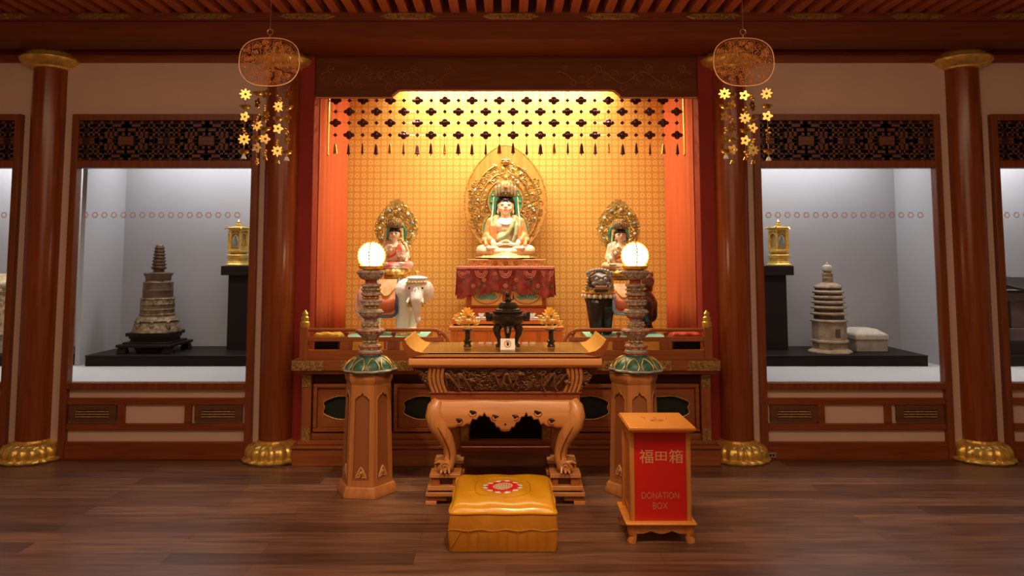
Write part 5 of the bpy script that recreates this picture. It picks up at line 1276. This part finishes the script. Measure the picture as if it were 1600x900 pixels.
# ================================================================== DONATION BOX
DY = 4.060
RD = pbr('donation_red', (.58, .012, .008), .35, coat=.3)
DW = wood('donation_box_timber', (.62, .24, .055), (.48, .165, .035), 'z', .38, coat=.2)
DWX = wood('donation_lid_timber', (.84, .36, .06), (.72, .28, .045), 'x', .38, coat=.2)
dx0, dx1 = WX(982, 4.010, .62), WX(1088, 4.010, .62); dc = (dx0 + dx1) / 2; lzt = WZ(668, 4.000); dyb = 4.385
t = thing('donation_box', 'wooden donation box on short legs with red front panel lettered in two languages', 'donation box', (dc, 4.190, 0))
lid = MB().box(dx0 + .004, dx1 - .004, 4.004, dyb, lzt - .012, lzt).build('lid', DWX, t, bev=.005)
mb = MB().prism([(0, 0), (1, 0), (1, 1), (0, 1)], lambda a, b: (dx0 + .0 + (dx1 - dx0) * a, 4.000 + (dyb + .004 - 4.000) * b, lzt - .012), lambda a, b: (dx0 + .018 + (dx1 - dx0 - .036) * a, 4.018 + (dyb - .014 - 4.018) * b, lzt - .03)); mb.build('lid_moulding', DWX, lid, bev=.002)
mb = MB().tube([(dc - .012 + .03 * cos(a) + .02, 4.170 + .016 * sin(a), lzt + .001) for a in [2 * pi * i / 20 for i in range(20)]], .0022, 4, close=True)
mb.tube([(dc + .02 + a, 4.170 + b, lzt + .001) for a, b in spiral(0, 0, .02, 1.5, 0, 1, 14)], .002, 4)
for q in range(3): mb.tube([(dc - .06 + q * .06, 4.210, lzt + .001), (dc - .05 + q * .06, 4.240, lzt + .001), (dc - .07 + q * .07, 4.260, lzt + .001)], .0018, 4)
mb.build('lid_carving', DW, lid)
MB().box(dc - .032, dc - .012, 4.160, 4.175, lzt + .0002, lzt + .0012).build('coin_slot', BLACK, lid)
bx0, bx1 = WX(984, DY, .4), WX(1079.5, DY, .4); zb0 = WZ(815, DY); zb1 = lzt - .03; by1 = 4.355
pw = WX(991, DY, .4) - bx0
xr0, xr1 = WX(991.5, DY, .35), WX(1072.5, DY, .35)
for q_ in ((bx0, xr0, DY, DY + .04), (xr1, bx1, DY, DY + .04), (bx0, bx0 + .04, by1 - .04, by1), (bx1 - .04, bx1, by1 - .04, by1)): MB().box(*q_, zb0, zb1).build('corner_post', DW, t, bev=.003)
MB().box(xr0, xr1, DY + .006, DY + .02, zb0 + .004, WZ(672, DY)).build('front_panel', RD, t)
mb = MB()
for xa, xb in ((bx0 + .012, bx0 + .02), (bx1 - .02, bx1 - .012)): mb.box(xa, xb, DY + .04, by1 - .04, zb0, zb1)
mb.box(bx0 + .02, bx1 - .02, by1 - .02, by1 - .012, zb0, zb1); mb.box(bx0 + .02, bx1 - .02, DY + .02, by1 - .02, zb1 - .012, zb1); mb.box(xr0, xr1, DY + .004, DY + .03, WZ(672, DY), zb1); mb.build('side_panels', DW, t)
mb = MB()
for xx in (bx0 + .006, bx1 - .012):
    mb.box(xx, xx + .006, DY + .055, DY + .075, zb0 + .03, zb1 - .03); mb.box(xx, xx + .006, by1 - .075, by1 - .055, zb0 + .03, zb1 - .03); mb.box(xx, xx + .006, DY + .055, by1 - .055, zb1 - .05, zb1 - .03); mb.box(xx, xx + .006, DY + .055, by1 - .055, zb0 + .03, zb0 + .05)
    mb.tube([(xx + .003, DY + .075, zb1 - .06), (xx + .003, DY + .10, zb1 - .05)], .006, 5); mb.tube([(xx + .003, by1 - .075, zb1 - .06), (xx + .003, by1 - .10, zb1 - .05)], .006, 5)
mb.build('side_mouldings', DW, t, bev=.002)
sh = MB().box(WX(978, 4.030, .15), WX(1089, 4.030, .15), 4.025, by1 + .03, WZ(822, 4.025), zb0 + .002).build('lower_shelf', DWX, t, bev=.005)
zs_ = WZ(822, 4.025); ax0, ax1 = WX(985, 4.040, .1), WX(1083, 4.040, .1)
def sc(i): q = i / 24; return zs_ - .034 - .014 * abs(sin(q * pi * 3)) * (1 if .12 < q < .88 else 1.6)
mb = MB().prism_y([(ax0, zs_)] + [(ax0 + (ax1 - ax0) * i / 24, sc(i)) for i in range(25)] + [(ax1, zs_)], 4.045, 4.060); mb.prism_y([(ax0, zs_)] + [(ax0 + (ax1 - ax0) * i / 24, sc(i)) for i in range(25)] + [(ax1, zs_)], by1 - .02, by1)
for xx in (ax0, ax1 - .015): mb.box(xx, xx + .015, 4.060, by1 - .02, zs_ - .035, zs_)
mb.build('scalloped_apron', DW, t, bev=.002)
for sx in (0, 1):
    for yy in (4.065, by1 - .025):
        x = ax0 + .016 if not sx else ax1 - .016; s = -1 if not sx else 1
        MB().tube([(x, yy, zs_ - .005), (x + s * .003, yy, zs_ - .04), (x - s * .003, yy, .030), (x + s * .004, yy - .003, .014), (x + s * .006, yy - .003, 0)], [.028, .026, .021, .024, .025], 8).build('leg', DW, t)
TXM = pbr('gilt_lettering', (.72, .46, .22), .4, .3)
def text(body, px, py0, py1, name, parent, mat, wpx=None, y=DY + .0055, bold=0, sx=1):
    c = bpy.data.curves.new(name, 'FONT'); c.body = body; c.align_x = 'CENTER'; c.extrude = .0006; c.offset = bold; c.resolution_u = 3
    o = bpy.data.objects.new(name, c); COL.objects.link(o); bpy.context.view_layer.update()
    z0, z1 = WZ(py1, y), WZ(py0, y); ys = [b[1] for b in o.bound_box]; hh_ = max(ys) - min(ys); s = (z1 - z0) / hh_
    xs_ = [b[0] for b in o.bound_box]; k = (wpx * y * _c / 1155) / ((max(xs_) - min(xs_)) * s) if wpx else 1
    dg = bpy.context.evaluated_depsgraph_get(); me = bpy.data.meshes.new_from_object(o.evaluated_get(dg)); bpy.data.objects.remove(o)
    xc = WX(px, y, z0); mx = (max(xs_) + min(xs_)) / 2
    for v in me.vertices: v.co = Vector(((v.co.x - mx) * s * k + xc, y - v.co.z * 1.0, (v.co.y - min(ys)) * s + z0)) - ORG[parent.name]
    me.materials.clear(); me.materials.append(mat); me.update()
    q = bpy.data.objects.new(name, me); COL.objects.link(q); q.parent = parent; ORG[q.name] = ORG[parent.name]; return q
for ch, px in (('福', 1010), ('田', 1033), ('箱', 1056.5)): text(ch, px, 702.5 if ch != '田' else 706, 724 if ch != '田' else 720, 'lettering', t, TXM, 21 if ch != '田' else 17, bold=0)
SML = pbr('dull_red_gilt_lettering', (.55, .22, .12), .45, .2)
text('DONATION', 1032, 769, 779.5, 'lettering', t, SML, 57); text('BOX', 1032, 785, 795.5, 'lettering', t, SML, 23)
# ================================================================== HANGING ORNAMENTS
def hanging(px, seed, label):
    Y = 4.62; k = Y / 1155 * 1.0; rs = random.Random(seed); ox = WX(px, Y, 2.6)
    O = lambda dx, py, dy=0: (ox + dx * k, Y + dy, WZ(py, Y))
    t = thing('hanging_ornament', label, 'hanging ornament', (ox, Y, WZ(98, Y)))
    n = 48; out = []
    for i in range(n):
        a = 2 * pi * i / n; c_, s_ = cos(a), sin(a); e = 2.7; r = (abs(c_) ** e + abs(s_) ** e) ** (-1 / e)
        wd_ = 48 if s_ > -.2 else 48 * (1 - .10 * (-s_ - .2)); out.append((c_ * r * wd_, 97 - s_ * r * 37.5))
    mb = MB().tube([O(a, b) for a, b in out], .0042, 6, close=True); mb.tube([O(a * .93, 97 + (b - 97) * .92) for a, b in out], .002, 4, close=True)
    pl_ = mb.build('plaque_rim', pbr('gilt_rim', (.75, .42, .22), .35, .8), t)
    mb = MB()
    def ins(u_, v_): return (abs(u_) / 46) ** 2.6 + (abs(v_) / 36) ** 2.6 < .92
    for ring, m_, r in ((0, 1, 9), (14, 6, 6), (25, 11, 6), (36, 15, 5.5)):
        for i in range(m_):
            a = 2 * pi * i / m_ + ring; u_, v_ = ring * 1.12 * cos(a), ring * .84 * sin(a)
            for d in (-1, 1):
                mb.tube([O(p, q + 97, rs.uniform(-.003, .003)) for p, q in spiral(u_ + d * 2, v_, r * 1.05, 1.5, a, d, 14)], .0024, 4)
    j = 0
    while j < 110:
        u_, v_ = rs.uniform(-44, 44), rs.uniform(-34, 34)
        if ins(u_, v_): mb.tube([O(p, q + 97) for p, q in spiral(u_, v_, 3.4, 1.3, rs.uniform(0, 6), rs.choice((-1, 1)), 10)], .0020, 4); j += 1
    mb.build('plaque_filigree', COPPER, t)
    mb = MB().tube([O(0, 60), O(0, 54)], .003, 5)
    for c in (50,): mb.tube([(ox + 4.5 * k * cos(a) * (1 if c == 50 else .35), Y, WZ(c, Y) + 4.5 * k * sin(a)) for a in [2 * pi * i / 14 for i in range(14)]], .0022, 5, close=True)
    mb.tube([O(0, 46), (ox, Y, 3.292)], .0016, 4)
    mb.build('hanging_hook', COPPER, t)
    xs_ = [-34, -19, -2, 14, 33]; lens = [212, 250, 214, 250, 215]
    FM = GOLDS
    for si, (dx, L_) in enumerate(zip(xs_, lens)):
        y_off = (-.03, .025, -.02, .03, -.025)[si]
        L_ += 36 if si in (0, 2, 4) else 4
        st = MB().tube([O(dx, 130 + (4 if abs(dx) > 20 else 6), 0), O(dx, 145, y_off), O(dx, L_ - 6, y_off)], .0015, 4).build('strand', COPPER, t)
        py = 138 + rs.uniform(0, 6)
        kind = si
        while py < L_ - 8:
            kk = kind % 4; c = Vector(O(dx, py + 7, y_off))
            M = Matrix.Rotation(rs.uniform(-1.0, 1.0), 3, 'Z')
            if kk in (0, 2):
                nn, R = (8, 9.5) if kk == 0 else (5, 8.5)
                P = flower_pts(R * .58 * k, R * k, nn, 6); Q = [(2.0 * k * cos(2 * pi * i / len(P)), 2.0 * k * sin(2 * pi * i / len(P))) for i in range(len(P))]
                N = len(P); vs = []
                for yy in (-.003, .003):
                    vs += [c + M @ Vector((a, yy, b)) for a, b in P] + [c + M @ Vector((a, yy, b)) for a, b in Q]
                fs = []
                for i in range(N):
                    j2 = (i + 1) % N; fs += [(i, j2, N + j2, N + i), (2 * N + i, 3 * N + i, 3 * N + j2, 2 * N + j2), (i, 2 * N + i, 2 * N + j2, j2), (N + i, N + j2, 3 * N + j2, 3 * N + i)]
                MB().verts(vs, fs).build('gilt_flower', FM, st); py += 21
            elif kk == 1:
                MB().lathe([(.001, .012), (6 * k, .008), (8.5 * k, .016), (7.5 * k, .004), (3 * k, -.010), (.001, -.013)], c, 16, lambda a, q: 1 + .1 * cos(6 * a), sy=.7).build('gilt_cup', FM, st); py += 14
            else:
                mb = MB()
                for q in range(3): mb.ball(c + Vector((rs.uniform(-3, 3) * k, rs.uniform(-2, 2) * k, (3 - 4 * q) * k)), 2.6 * k, 8, 6)
                mb.build('bead_cluster', FM, st); py += 14
            kind += 1
        c = Vector(O(dx, L_ - 2, y_off)); MB().lathe([(.001, .016), (2.5 * k, .010), (3.4 * k, 0), (4.4 * k, -.012), (.001, -.013)], c, 12).build('small_bell', [FM, WHITE][si % 2 == 0 and si != 2], st)
hanging(420, 3, 'gilt filigree plaque with flower strands hanging before the column on the elephant side')
hanging(1163, 9, 'gilt filigree plaque with flower strands hanging before the column on the lion side')
# ================================================================== DISPLAY CASES
PT = WZ(555.5, 6.56)
def platform(x0, x1, label):
    t = thing('display_platform', label, 'platform', ((x0 + x1) / 2, 6.9, ZS - .002), 'low black display platforms')
    MB().box(x0 + .004, x1 - .004, 6.565, 7.26, ZS - .002, PT - .012).build('riser', BLACK, t); MB().box(x0, x1, 6.56, 7.265, PT - .012, PT).build('platform_top', BLACK, t, bev=.003)
platform(WX(132, 6.56, .62), -1.72, 'low black display platform under the bronze stupa')
platform(1.72, WX(1451, 6.56, .62), 'low black display platform under the clay pagoda')
platform(-5.4, WX(138, 6.85, .62) - .02, 'low black display platform at the edge of the picture under the carved reliquary shrine')
platform(WX(1461, 6.85, .62) + .02, 5.4, 'low black display platform at the edge of the picture under the dark roofed shrine')
def stand(x0, x1, label):
    t = thing('display_plinth', label, 'plinth', ((x0 + x1) / 2, 7.08, PT), 'tall black plinths'); zt = WZ(415.5, 6.95); zc = WZ(430, 6.95)
    MB().box(x0 + .055, x1 - .055, 6.99, 7.25, PT, zc).build('plinth_shaft', BLACKM, t, bev=.003); MB().box(x0, x1, 6.94, 7.265, zc, zt).build('plinth_cap', BLACKM, t, bev=.003); return zt
a0_, a1_ = WX(345, 6.94, 1.4), WX(402, 6.94, 1.4); zt = stand(a0_, a1_, 'tall black plinth holding the gilt reliquary in the stupa case')
b0_, b1_ = WX(1182, 6.94, 1.4), WX(1240.5, 6.94, 1.4); stand(b0_, b1_, 'tall black plinth holding the gilt reliquary in the pagoda case')
def reliquary(label):
    t = thing('gilt_reliquary', label, 'reliquary', (0, 0, 0)); k = 7.02 / 1155; z = lambda py: (415.5 - py) * k
    rot = pi / 6
    mb = MB().lathe([(20.5 * k, 0), (20.5 * k, z(413)), (18.5 * k, z(412)), (18 * k, z(409)), (14.5 * k, z(408)), (14 * k, z(405)), (18 * k, z(404)), (18.5 * k, z(399)), (16 * k, z(397.5)), (12.5 * k, z(396.5))], seg=6, rot=0); mb.build('stepped_base', GOLD, t, bev=.003)
    mb = MB().lathe([(13 * k, z(396.5)), (17 * k, z(394)), (17 * k, z(391)), (15 * k, z(390))], seg=6); mb.build('floor_ring', GOLD, t, bev=.002)
    for i in range(6):
        a = pi / 3 * i; MB().tube([(15 * k * cos(a), 15 * k * sin(a), z(391)), (15 * k * cos(a), 15 * k * sin(a), z(362))], 1.6 * k, 8).build('corner_post', GOLD, t)
    MB().lathe([(11.5 * k, z(391)), (11.5 * k, z(362))], seg=6).build('inner_chamber', GOLDP, t)
    for i in range(6):
        a = pi / 3 * i + pi / 6; R = 12.99 * k; M = Matrix.Rotation(a, 3, 'Z')
        f = lambda y_, z_, d=0: M @ Vector((R + d, y_, z_))
        mb = MB(); w_ = 7.2 * k
        mb.tube([f(-w_, z(391)), f(-w_, z(370)), f(-w_ * .6, z(366)), f(0, z(364)), f(w_ * .6, z(366)), f(w_, z(370)), f(w_, z(391))], 1.1 * k, 6); mb.tube([f(-w_, z(389)), f(w_, z(389))], 1.2 * k, 6)
        for q in (-1, 1):
            for j in range(4): mb.ball(f(q * w_ * .82, z(386 - 5 * j)), 1.1 * k, 6, 5)
        mb.build('openwork_frame', GOLD, t)
    M = Matrix.Rotation(-pi / 2, 3, 'Z'); f = lambda y_, z_, d=0: M @ Vector((11.0 * k + d, y_, z_))
    MB().verts([f(-5.5 * k, z(388), .004), f(5.5 * k, z(388), .004), f(5.5 * k, z(372), .004), f(0, z(366.5), .004), f(-5.5 * k, z(372), .004)], [(0, 1, 2, 3, 4)]).build('window', pbr('reliquary_window', (.74, .72, .60), .4), t, solid=.003)
    MB().lathe([(.001, z(384)), (3.4 * k, z(383)), (3.2 * k, z(379)), (1.8 * k, z(374)), (.8 * k, z(369))], (0, -12.2 * k, 0), 12).build('relic_stupa', pbr('grey_relic', (.22, .26, .24), .4), t)
    mb = MB().lathe([(15.5 * k, z(362)), (16 * k, z(359)), (20 * k, z(357.5)), (20.5 * k, z(356)), (15 * k, z(355.5)), (9 * k, z(354)), (4 * k, z(353))], seg=6); rf = mb.build('roof', GOLD, t, bev=.002)
    mb = MB()
    for i in range(6):
        a = pi / 3 * i; mb.tube([(14 * k * cos(a), 14 * k * sin(a), z(355)), (19 * k * cos(a), 19 * k * sin(a), z(356)), (22 * k * cos(a), 22 * k * sin(a), z(359 if i % 2 else 354))], [1.2 * k, 1.1 * k, .5 * k], 6)
    mb.build('curled_eaves', GOLDS, rf)
    MB().lathe([(3.6 * k, z(354)), (3.8 * k, z(352)), (2.4 * k, z(351.5)), (3.8 * k, z(349)), (3.4 * k, z(347)), (1.6 * k, z(345.5)), (.4 * k, z(343))], seg=14).build('finial', GOLDS, rf)
    return t
r1 = reliquary('gilt hexagonal reliquary on a black plinth in the stupa case'); r2 = copy_tree(r1, label='gilt hexagonal reliquary on a black plinth in the pagoda case')
r1.location = (WX(371, 7.06, 1.4), 7.06, zt); r2.location = (WX(1218, 7.06, 1.4), 7.06, zt)
# bronze stupa on its black stand
sx0, sx1 = WX(180, 6.64, .7), WX(266, 6.64, .7); ya, yb = 6.64, 7.12
t = thing('stupa_stand', 'low black lacquered stand with bracket feet under the bronze stupa', 'stand', ((sx0 + sx1) / 2, (ya + yb) / 2, PT))
zq = lambda py: WZ(py, ya)
sc_x, sc_y = (sx0 + sx1) / 2, (ya + yb) / 2; hx2, hy2 = (sx1 - sx0) / 2, (yb - ya) / 2
for nm, d, za_, zb_ in (('top_slab', .055, zq(527), zq(521.5)), ('upper_step', .075, zq(531), zq(527)), ('waist', .085, zq(537), zq(531)), ('middle_step', .04, zq(540), zq(536)), ('lower_slab', .0, zq(543.5), zq(539))):
    MB().box(sc_x - hx2 + d, sc_x + hx2 - d, sc_y - hy2 + d, sc_y + hy2 - d, za_, zb_).build(nm, BLACK, t, bev=.004)
for i in (-1, 1):
    for j in (-1, 1):
        x, y = sc_x + i * (hx2 - .045), sc_y + j * (hy2 - .045)
        MB().frustum(x, y, PT, zq(543.5), .042, .042, .030, .030).build('bracket_foot', BLACK, t, bev=.006)
MB().frustum(sc_x, sc_y, PT, zq(543.5), .09, .16, .11, .18).build('central_block', BLACK, t)
SYm = 6.88; zs = zq(521.5); k = SYm / 1155
cxs = sc_x + .005
t = thing('bronze_stupa', 'encrusted brown-gold stupa with ringed spire standing on the black stand', 'stupa', (cxs, SYm, zs))
z = lambda py: zs + (519 - py) * k * 1.0
mb = MB().lathe([(33 * k, 0), (32 * k, 4 * k), (29 * k, 10 * k), (27 * k, 15 * k), (29 * k, 17 * k), (26 * k, 22 * k), (25 * k, 23 * k)], (cxs, SYm, zs), 64, lambda a, q: 1 + .09 * max(abs(cos(a)), abs(sin(a))) ** 6 + .03 * sin(13 * a) * (1 - q)); b_ = mb.build('rock_base', STUPAM, t)
mb = MB()
for i in range(8):
    a = pi / 4 * i + .2; X, Y_ = cxs + 30 * k * cos(a), SYm + 30 * k * sin(a); mb.ball((X, Y_, zs + 8 * k), (4 * k, 4 * k, 6 * k), 8, 6); mb.ball((X, Y_, zs + 15 * k), 3 * k, 8, 6)
mb.build('guardian_figures', STUPAM, b_)
mb = MB().lathe([(25 * k, 23 * k), (25.5 * k, 27 * k), (24 * k, 28 * k), (24.5 * k, 33 * k), (25.2 * k, 34 * k), (24.2 * k, 35 * k), (24.5 * k, 41 * k), (25.2 * k, 42 * k), (24.2 * k, 43.5 * k), (24.2 * k, 49 * k), (25 * k, 50 * k), (24 * k, 52 * k)], (cxs, SYm, zs), 64, lambda a, q: 1 + .018 * sin(26 * a)); mb.build('relief_drum', STUPAM, t)
BRG = pbr('brown_bronze', (.16, .10, .055), .45, .5, noise=.4, nscale=20, bump=.3, bscale=30)
mb = MB().lathe([(22 * k, 52 * k), (21.8 * k, 62 * k), (22.3 * k, 63 * k), (21.8 * k, 64 * k), (21.6 * k, 73 * k), (22 * k, 75 * k), (17 * k, 78 * k)], (cxs, SYm, zs), 48); mb.build('plain_drum', BRG, t)
mb = MB().lathe([(15.5 * k, 76 * k), (16 * k, 84 * k), (18 * k, 87 * k), (18 * k, 89.5 * k), (10 * k, 91 * k)], (cxs, SYm, zs), 4, rot=pi / 4, mod=lambda a, q: 1.25); mb.build('square_harmika', BRG, t, bev=.003)
pr_ = [(8 * k, 90 * k), (8 * k, 95 * k), (11.5 * k, 96 * k)]
for i in range(7):
    R = (11.2 - .62 * i) * k; zz0 = (96.5 + i * 5) * k; pr_ += [(R * .9, zz0), (R, zz0 + .8 * k), (R, zz0 + 2.6 * k), (R * .82, zz0 + 3.0 * k), (R * .76, zz0 + 4.7 * k)]
pr_ += [(6 * k, 131.5 * k), (5 * k, 133 * k), (1 * k, 133.5 * k)]
MB().lathe(pr_, (cxs, SYm, zs), 28).build('ringed_spire', BRG, t, smooth=30)
# clay pagoda
pY = 6.82; k = pY / 1155 * .96; pxc = WX(1295, pY, 1); zs = PT
t = thing('clay_pagoda', 'pale clay octagonal pagoda with stacked eaves on the black platform', 'pagoda', (pxc, pY, PT))
h = lambda py: (550.5 - py) * k * .985
lb = lambda L_: [(r * k * 1.04, max(0, h(py))) for r, py in L_]
R8 = pi / 8 + .12
MB().lathe(lb([(33, 551), (32, 548), (26, 545), (25, 544)]), (pxc, pY, zs), 8, rot=R8).build('plinth', STONE, t, bev=.003)
MB().lathe(lb([(25.5, 545), (25, 535), (28.5, 534), (28, 531), (25.5, 530)]), (pxc, pY, zs), 8, rot=R8).build('stepped_base', STONE, t, bev=.003)
bd = MB().lathe(lb([(25, 531), (25, 502)]), (pxc, pY, zs), 8, rot=R8).build('body', STONE, t, bev=.002)
Md = Matrix.Rotation(R8 + pi / 8 + pi / 4 * 5, 3, 'Z')
c0_ = Vector((pxc, pY, zs)); f = lambda y_, z_, d=0: c0_ + Md @ Vector((25 * k * 1.04 * cos(pi / 8) + d, y_, z_))
MB().prism([(-4 * k, h(526)), (4.5 * k, h(526)), (4.5 * k, h(512)), (-4 * k, h(512))], lambda a, b: f(a, b, .001), lambda a, b: f(a, b, -.01)).build('doorway', pbr('dark_doorway', (.06, .035, .02), .8), bd)
lv = [(500, 28, 24), (488.5, 27.2, 23), (478.5, 26, 22.5), (470, 25, 22), (462, 24, 21.5), (453.5, 23.2, 21)]
for i, (py, re, rb) in enumerate(lv):
    nx = lv[i + 1][0] if i + 1 < len(lv) else 444
    MB().lathe(lb([(rb * .98, py + 2.5), (re, py + 1), (re + .4, py - .6), (re - .5, py - 1.8), (rb, py - 3)]), (pxc, pY, zs), 8, rot=R8).build('eave_tier', STONE, t, bev=.002)
    MB().lathe(lb([(rb * .93, py - 1.5), (rb * .91, nx + 2)]), (pxc, pY, zs), 8, rot=R8).build('storey_wall', pbr('brown_clay', (.09, .055, .032), .8, noise=.3, nscale=20), t)
MB().lathe(lb([(21, 447), (21, 445), (19, 442), (12, 439), (8.5, 438)]), (pxc, pY, zs), 8, rot=R8).build('top_roof', STONE, t, bev=.003)
MB().lathe(lb([(8, 439), (8, 432), (8.6, 431), (7.8, 430), (7.8, 425), (8.4, 424), (5.5, 422.5), (5.5, 420)]), (pxc, pY, zs), 24).build('drum', STONE, t)
MB().lathe(lb([(5, 421), (7.8, 418.5), (8.2, 415), (6.5, 411), (3, 409), (1.6, 408.5), (2, 407), (.5, 405.5)]), (pxc, pY, zs), 20).build('ball_finial', STONEL, t)
# limestone casket
cx0, cx1 = WX(1337, 6.80, .75), WX(1389.5, 6.80, .75); cya, cyb = 6.80, 7.16
t = thing('stone_casket', 'low pale stone casket with hipped lid beside the clay pagoda', 'casket', ((cx0 + cx1) / 2, 6.88, PT))
zb_, zl_, zt2 = WZ(531, cya), WZ(524, cya), WZ(514, cya + .08)
MB().box(cx0 + .008, cx1 - .008, cya + .008, cyb - .008, PT, zb_).build('box_body', pbr('grey_limestone', (.30, .25, .20), .8, noise=.25, nscale=16, bump=.4, bscale=30), t, bev=.006)
mb = MB().box(cx0, cx1, cya, cyb, zb_, zl_); xm_, ym_ = (cx0 + cx1) / 2, (cya + cyb) / 2
mb.frustum(xm_, ym_, zl_, zl_ + .006, (cx1 - cx0) / 2 - .004, .176, (cx1 - cx0) / 2 - .006, .174); mb.frustum(xm_, ym_, zl_ + .006, zt2, (cx1 - cx0) / 2 - .006, .174, (cx1 - cx0) / 2 - .075, .11); mb.build('hipped_lid', STONEL, t, bev=.005)
# partly seen carved shrine at the picture's edge
gx1 = WX(19, 6.66, 1); t = thing('carved_shrine', 'beige carved shrine partly seen at the edge of the picture past the last column', 'shrine', (gx1 - .25, 6.85, PT))
zq = lambda py: WZ(py, 6.66)
BG = pbr('beige_carved_stone', (.46, .34, .19), .75, noise=.35, nscale=22, bump=.5, bscale=40)
MB().box(gx1 - .52, gx1 - .02, 6.68, 7.05, PT, zq(524)).build('base_block', STONE, t, bev=.006)
MB().box(gx1 - .55, gx1, 6.66, 7.07, zq(524), zq(519)).build('base_lip', BG, t, bev=.005)
bdy = MB().box(gx1 - .51, gx1 - .025, 6.69, 7.04, zq(519), zq(457)).build('shrine_body', BG, t, bev=.004)
mb = MB(); scrolls(mb, (gx1 - .50, gx1 - .035, zq(517), zq(460)), lambda u_, v_: (u_, 6.686, v_), .02, 60, .005, random.Random(2)); mb.box(gx1 - .075, gx1 - .065, 6.68, 6.69, zq(519), zq(457)); mb.build('relief_carving', BG, bdy)
mb = MB().box(gx1 - .54, gx1 + .0, 6.67, 7.06, zq(457), zq(452)); mb.frustum(gx1 - .27, 6.865, zq(446), zq(446) + .10, .25, .16, .12, .06)
mb.box(gx1 - .52, gx1 - .02, 6.68, 7.05, zq(452), zq(446)); mb.build('roof', BG, t, bev=.004)
for i in range(8): MB().ball((gx1 - .50 + i * .068, 6.675, zq(446)), (.028, .03, .036), 10, 7).build('roof_leaf', BG, t)
# dark roofed shrine on the other side
gx0 = WX(1572, 6.68, 1); t = thing('dark_shrine', 'dark wooden miniature shrine with upswept roof partly seen at the edge of the picture', 'shrine', (gx0 + .3, 6.9, PT))
zq = lambda py: WZ(py, 6.68); DK = pbr('dark_shrine_wood', (.075, .045, .035), .45, noise=.4, nscale=14)
MB().box(gx0, gx0 + .66, 6.64, 7.14, PT, zq(533)).build('low_base', BLACK, t, bev=.006); MB().box(gx0 + .02, gx0 + .62, 6.66, 7.12, zq(533), zq(513)).build('base_block', DK, t, bev=.006)
MB().box(gx0 + .03, gx0 + .58, 6.70, 7.10, zq(513), zq(470)).build('shrine_body', DK, t, bev=.004)
for i in range(4): MB().box(gx0 + .02 + i * .17, gx0 + .045 + i * .17, 6.68, 6.70, zq(513), zq(460)).build('pillar', BLACK, t, bev=.002)
MB().box(gx0 + .0, gx0 + .62, 6.67, 7.11, zq(470), zq(457)).build('eave_beam', DK, t, bev=.003)
mb = MB().grid(30, 12, lambda u_, v_: (gx0 - .03 + .70 * u_, 6.62 + .54 * v_, zq(454) + .12 * (1 - abs(2 * v_ - 1)) ** 1.4 + .05 * abs(2 * u_ - 1) ** 3)); mb.build('upswept_roof', BLACK, t, solid=.018)
# floor-level socket plate
t = thing('wall_socket', 'small grey socket plate at skirting level beside the column on the lion side', 'socket', (WX(1206, 5.67, .05), 5.675, .02))
xw = WX(1206, 5.67, .05); MB().box(xw - .032, xw + .032, 5.668, 5.68, .018, .055).build('plate', pbr('grey_plastic', (.34, .28, .26), .5), t, bev=.002)
MB().box(xw - .018, xw - .004, 5.665, 5.669, .030, .044).build('outlet', BLACKM, t); MB().box(xw + .004, xw + .018, 5.665, 5.669, .030, .044).build('outlet', BLACKM, t)
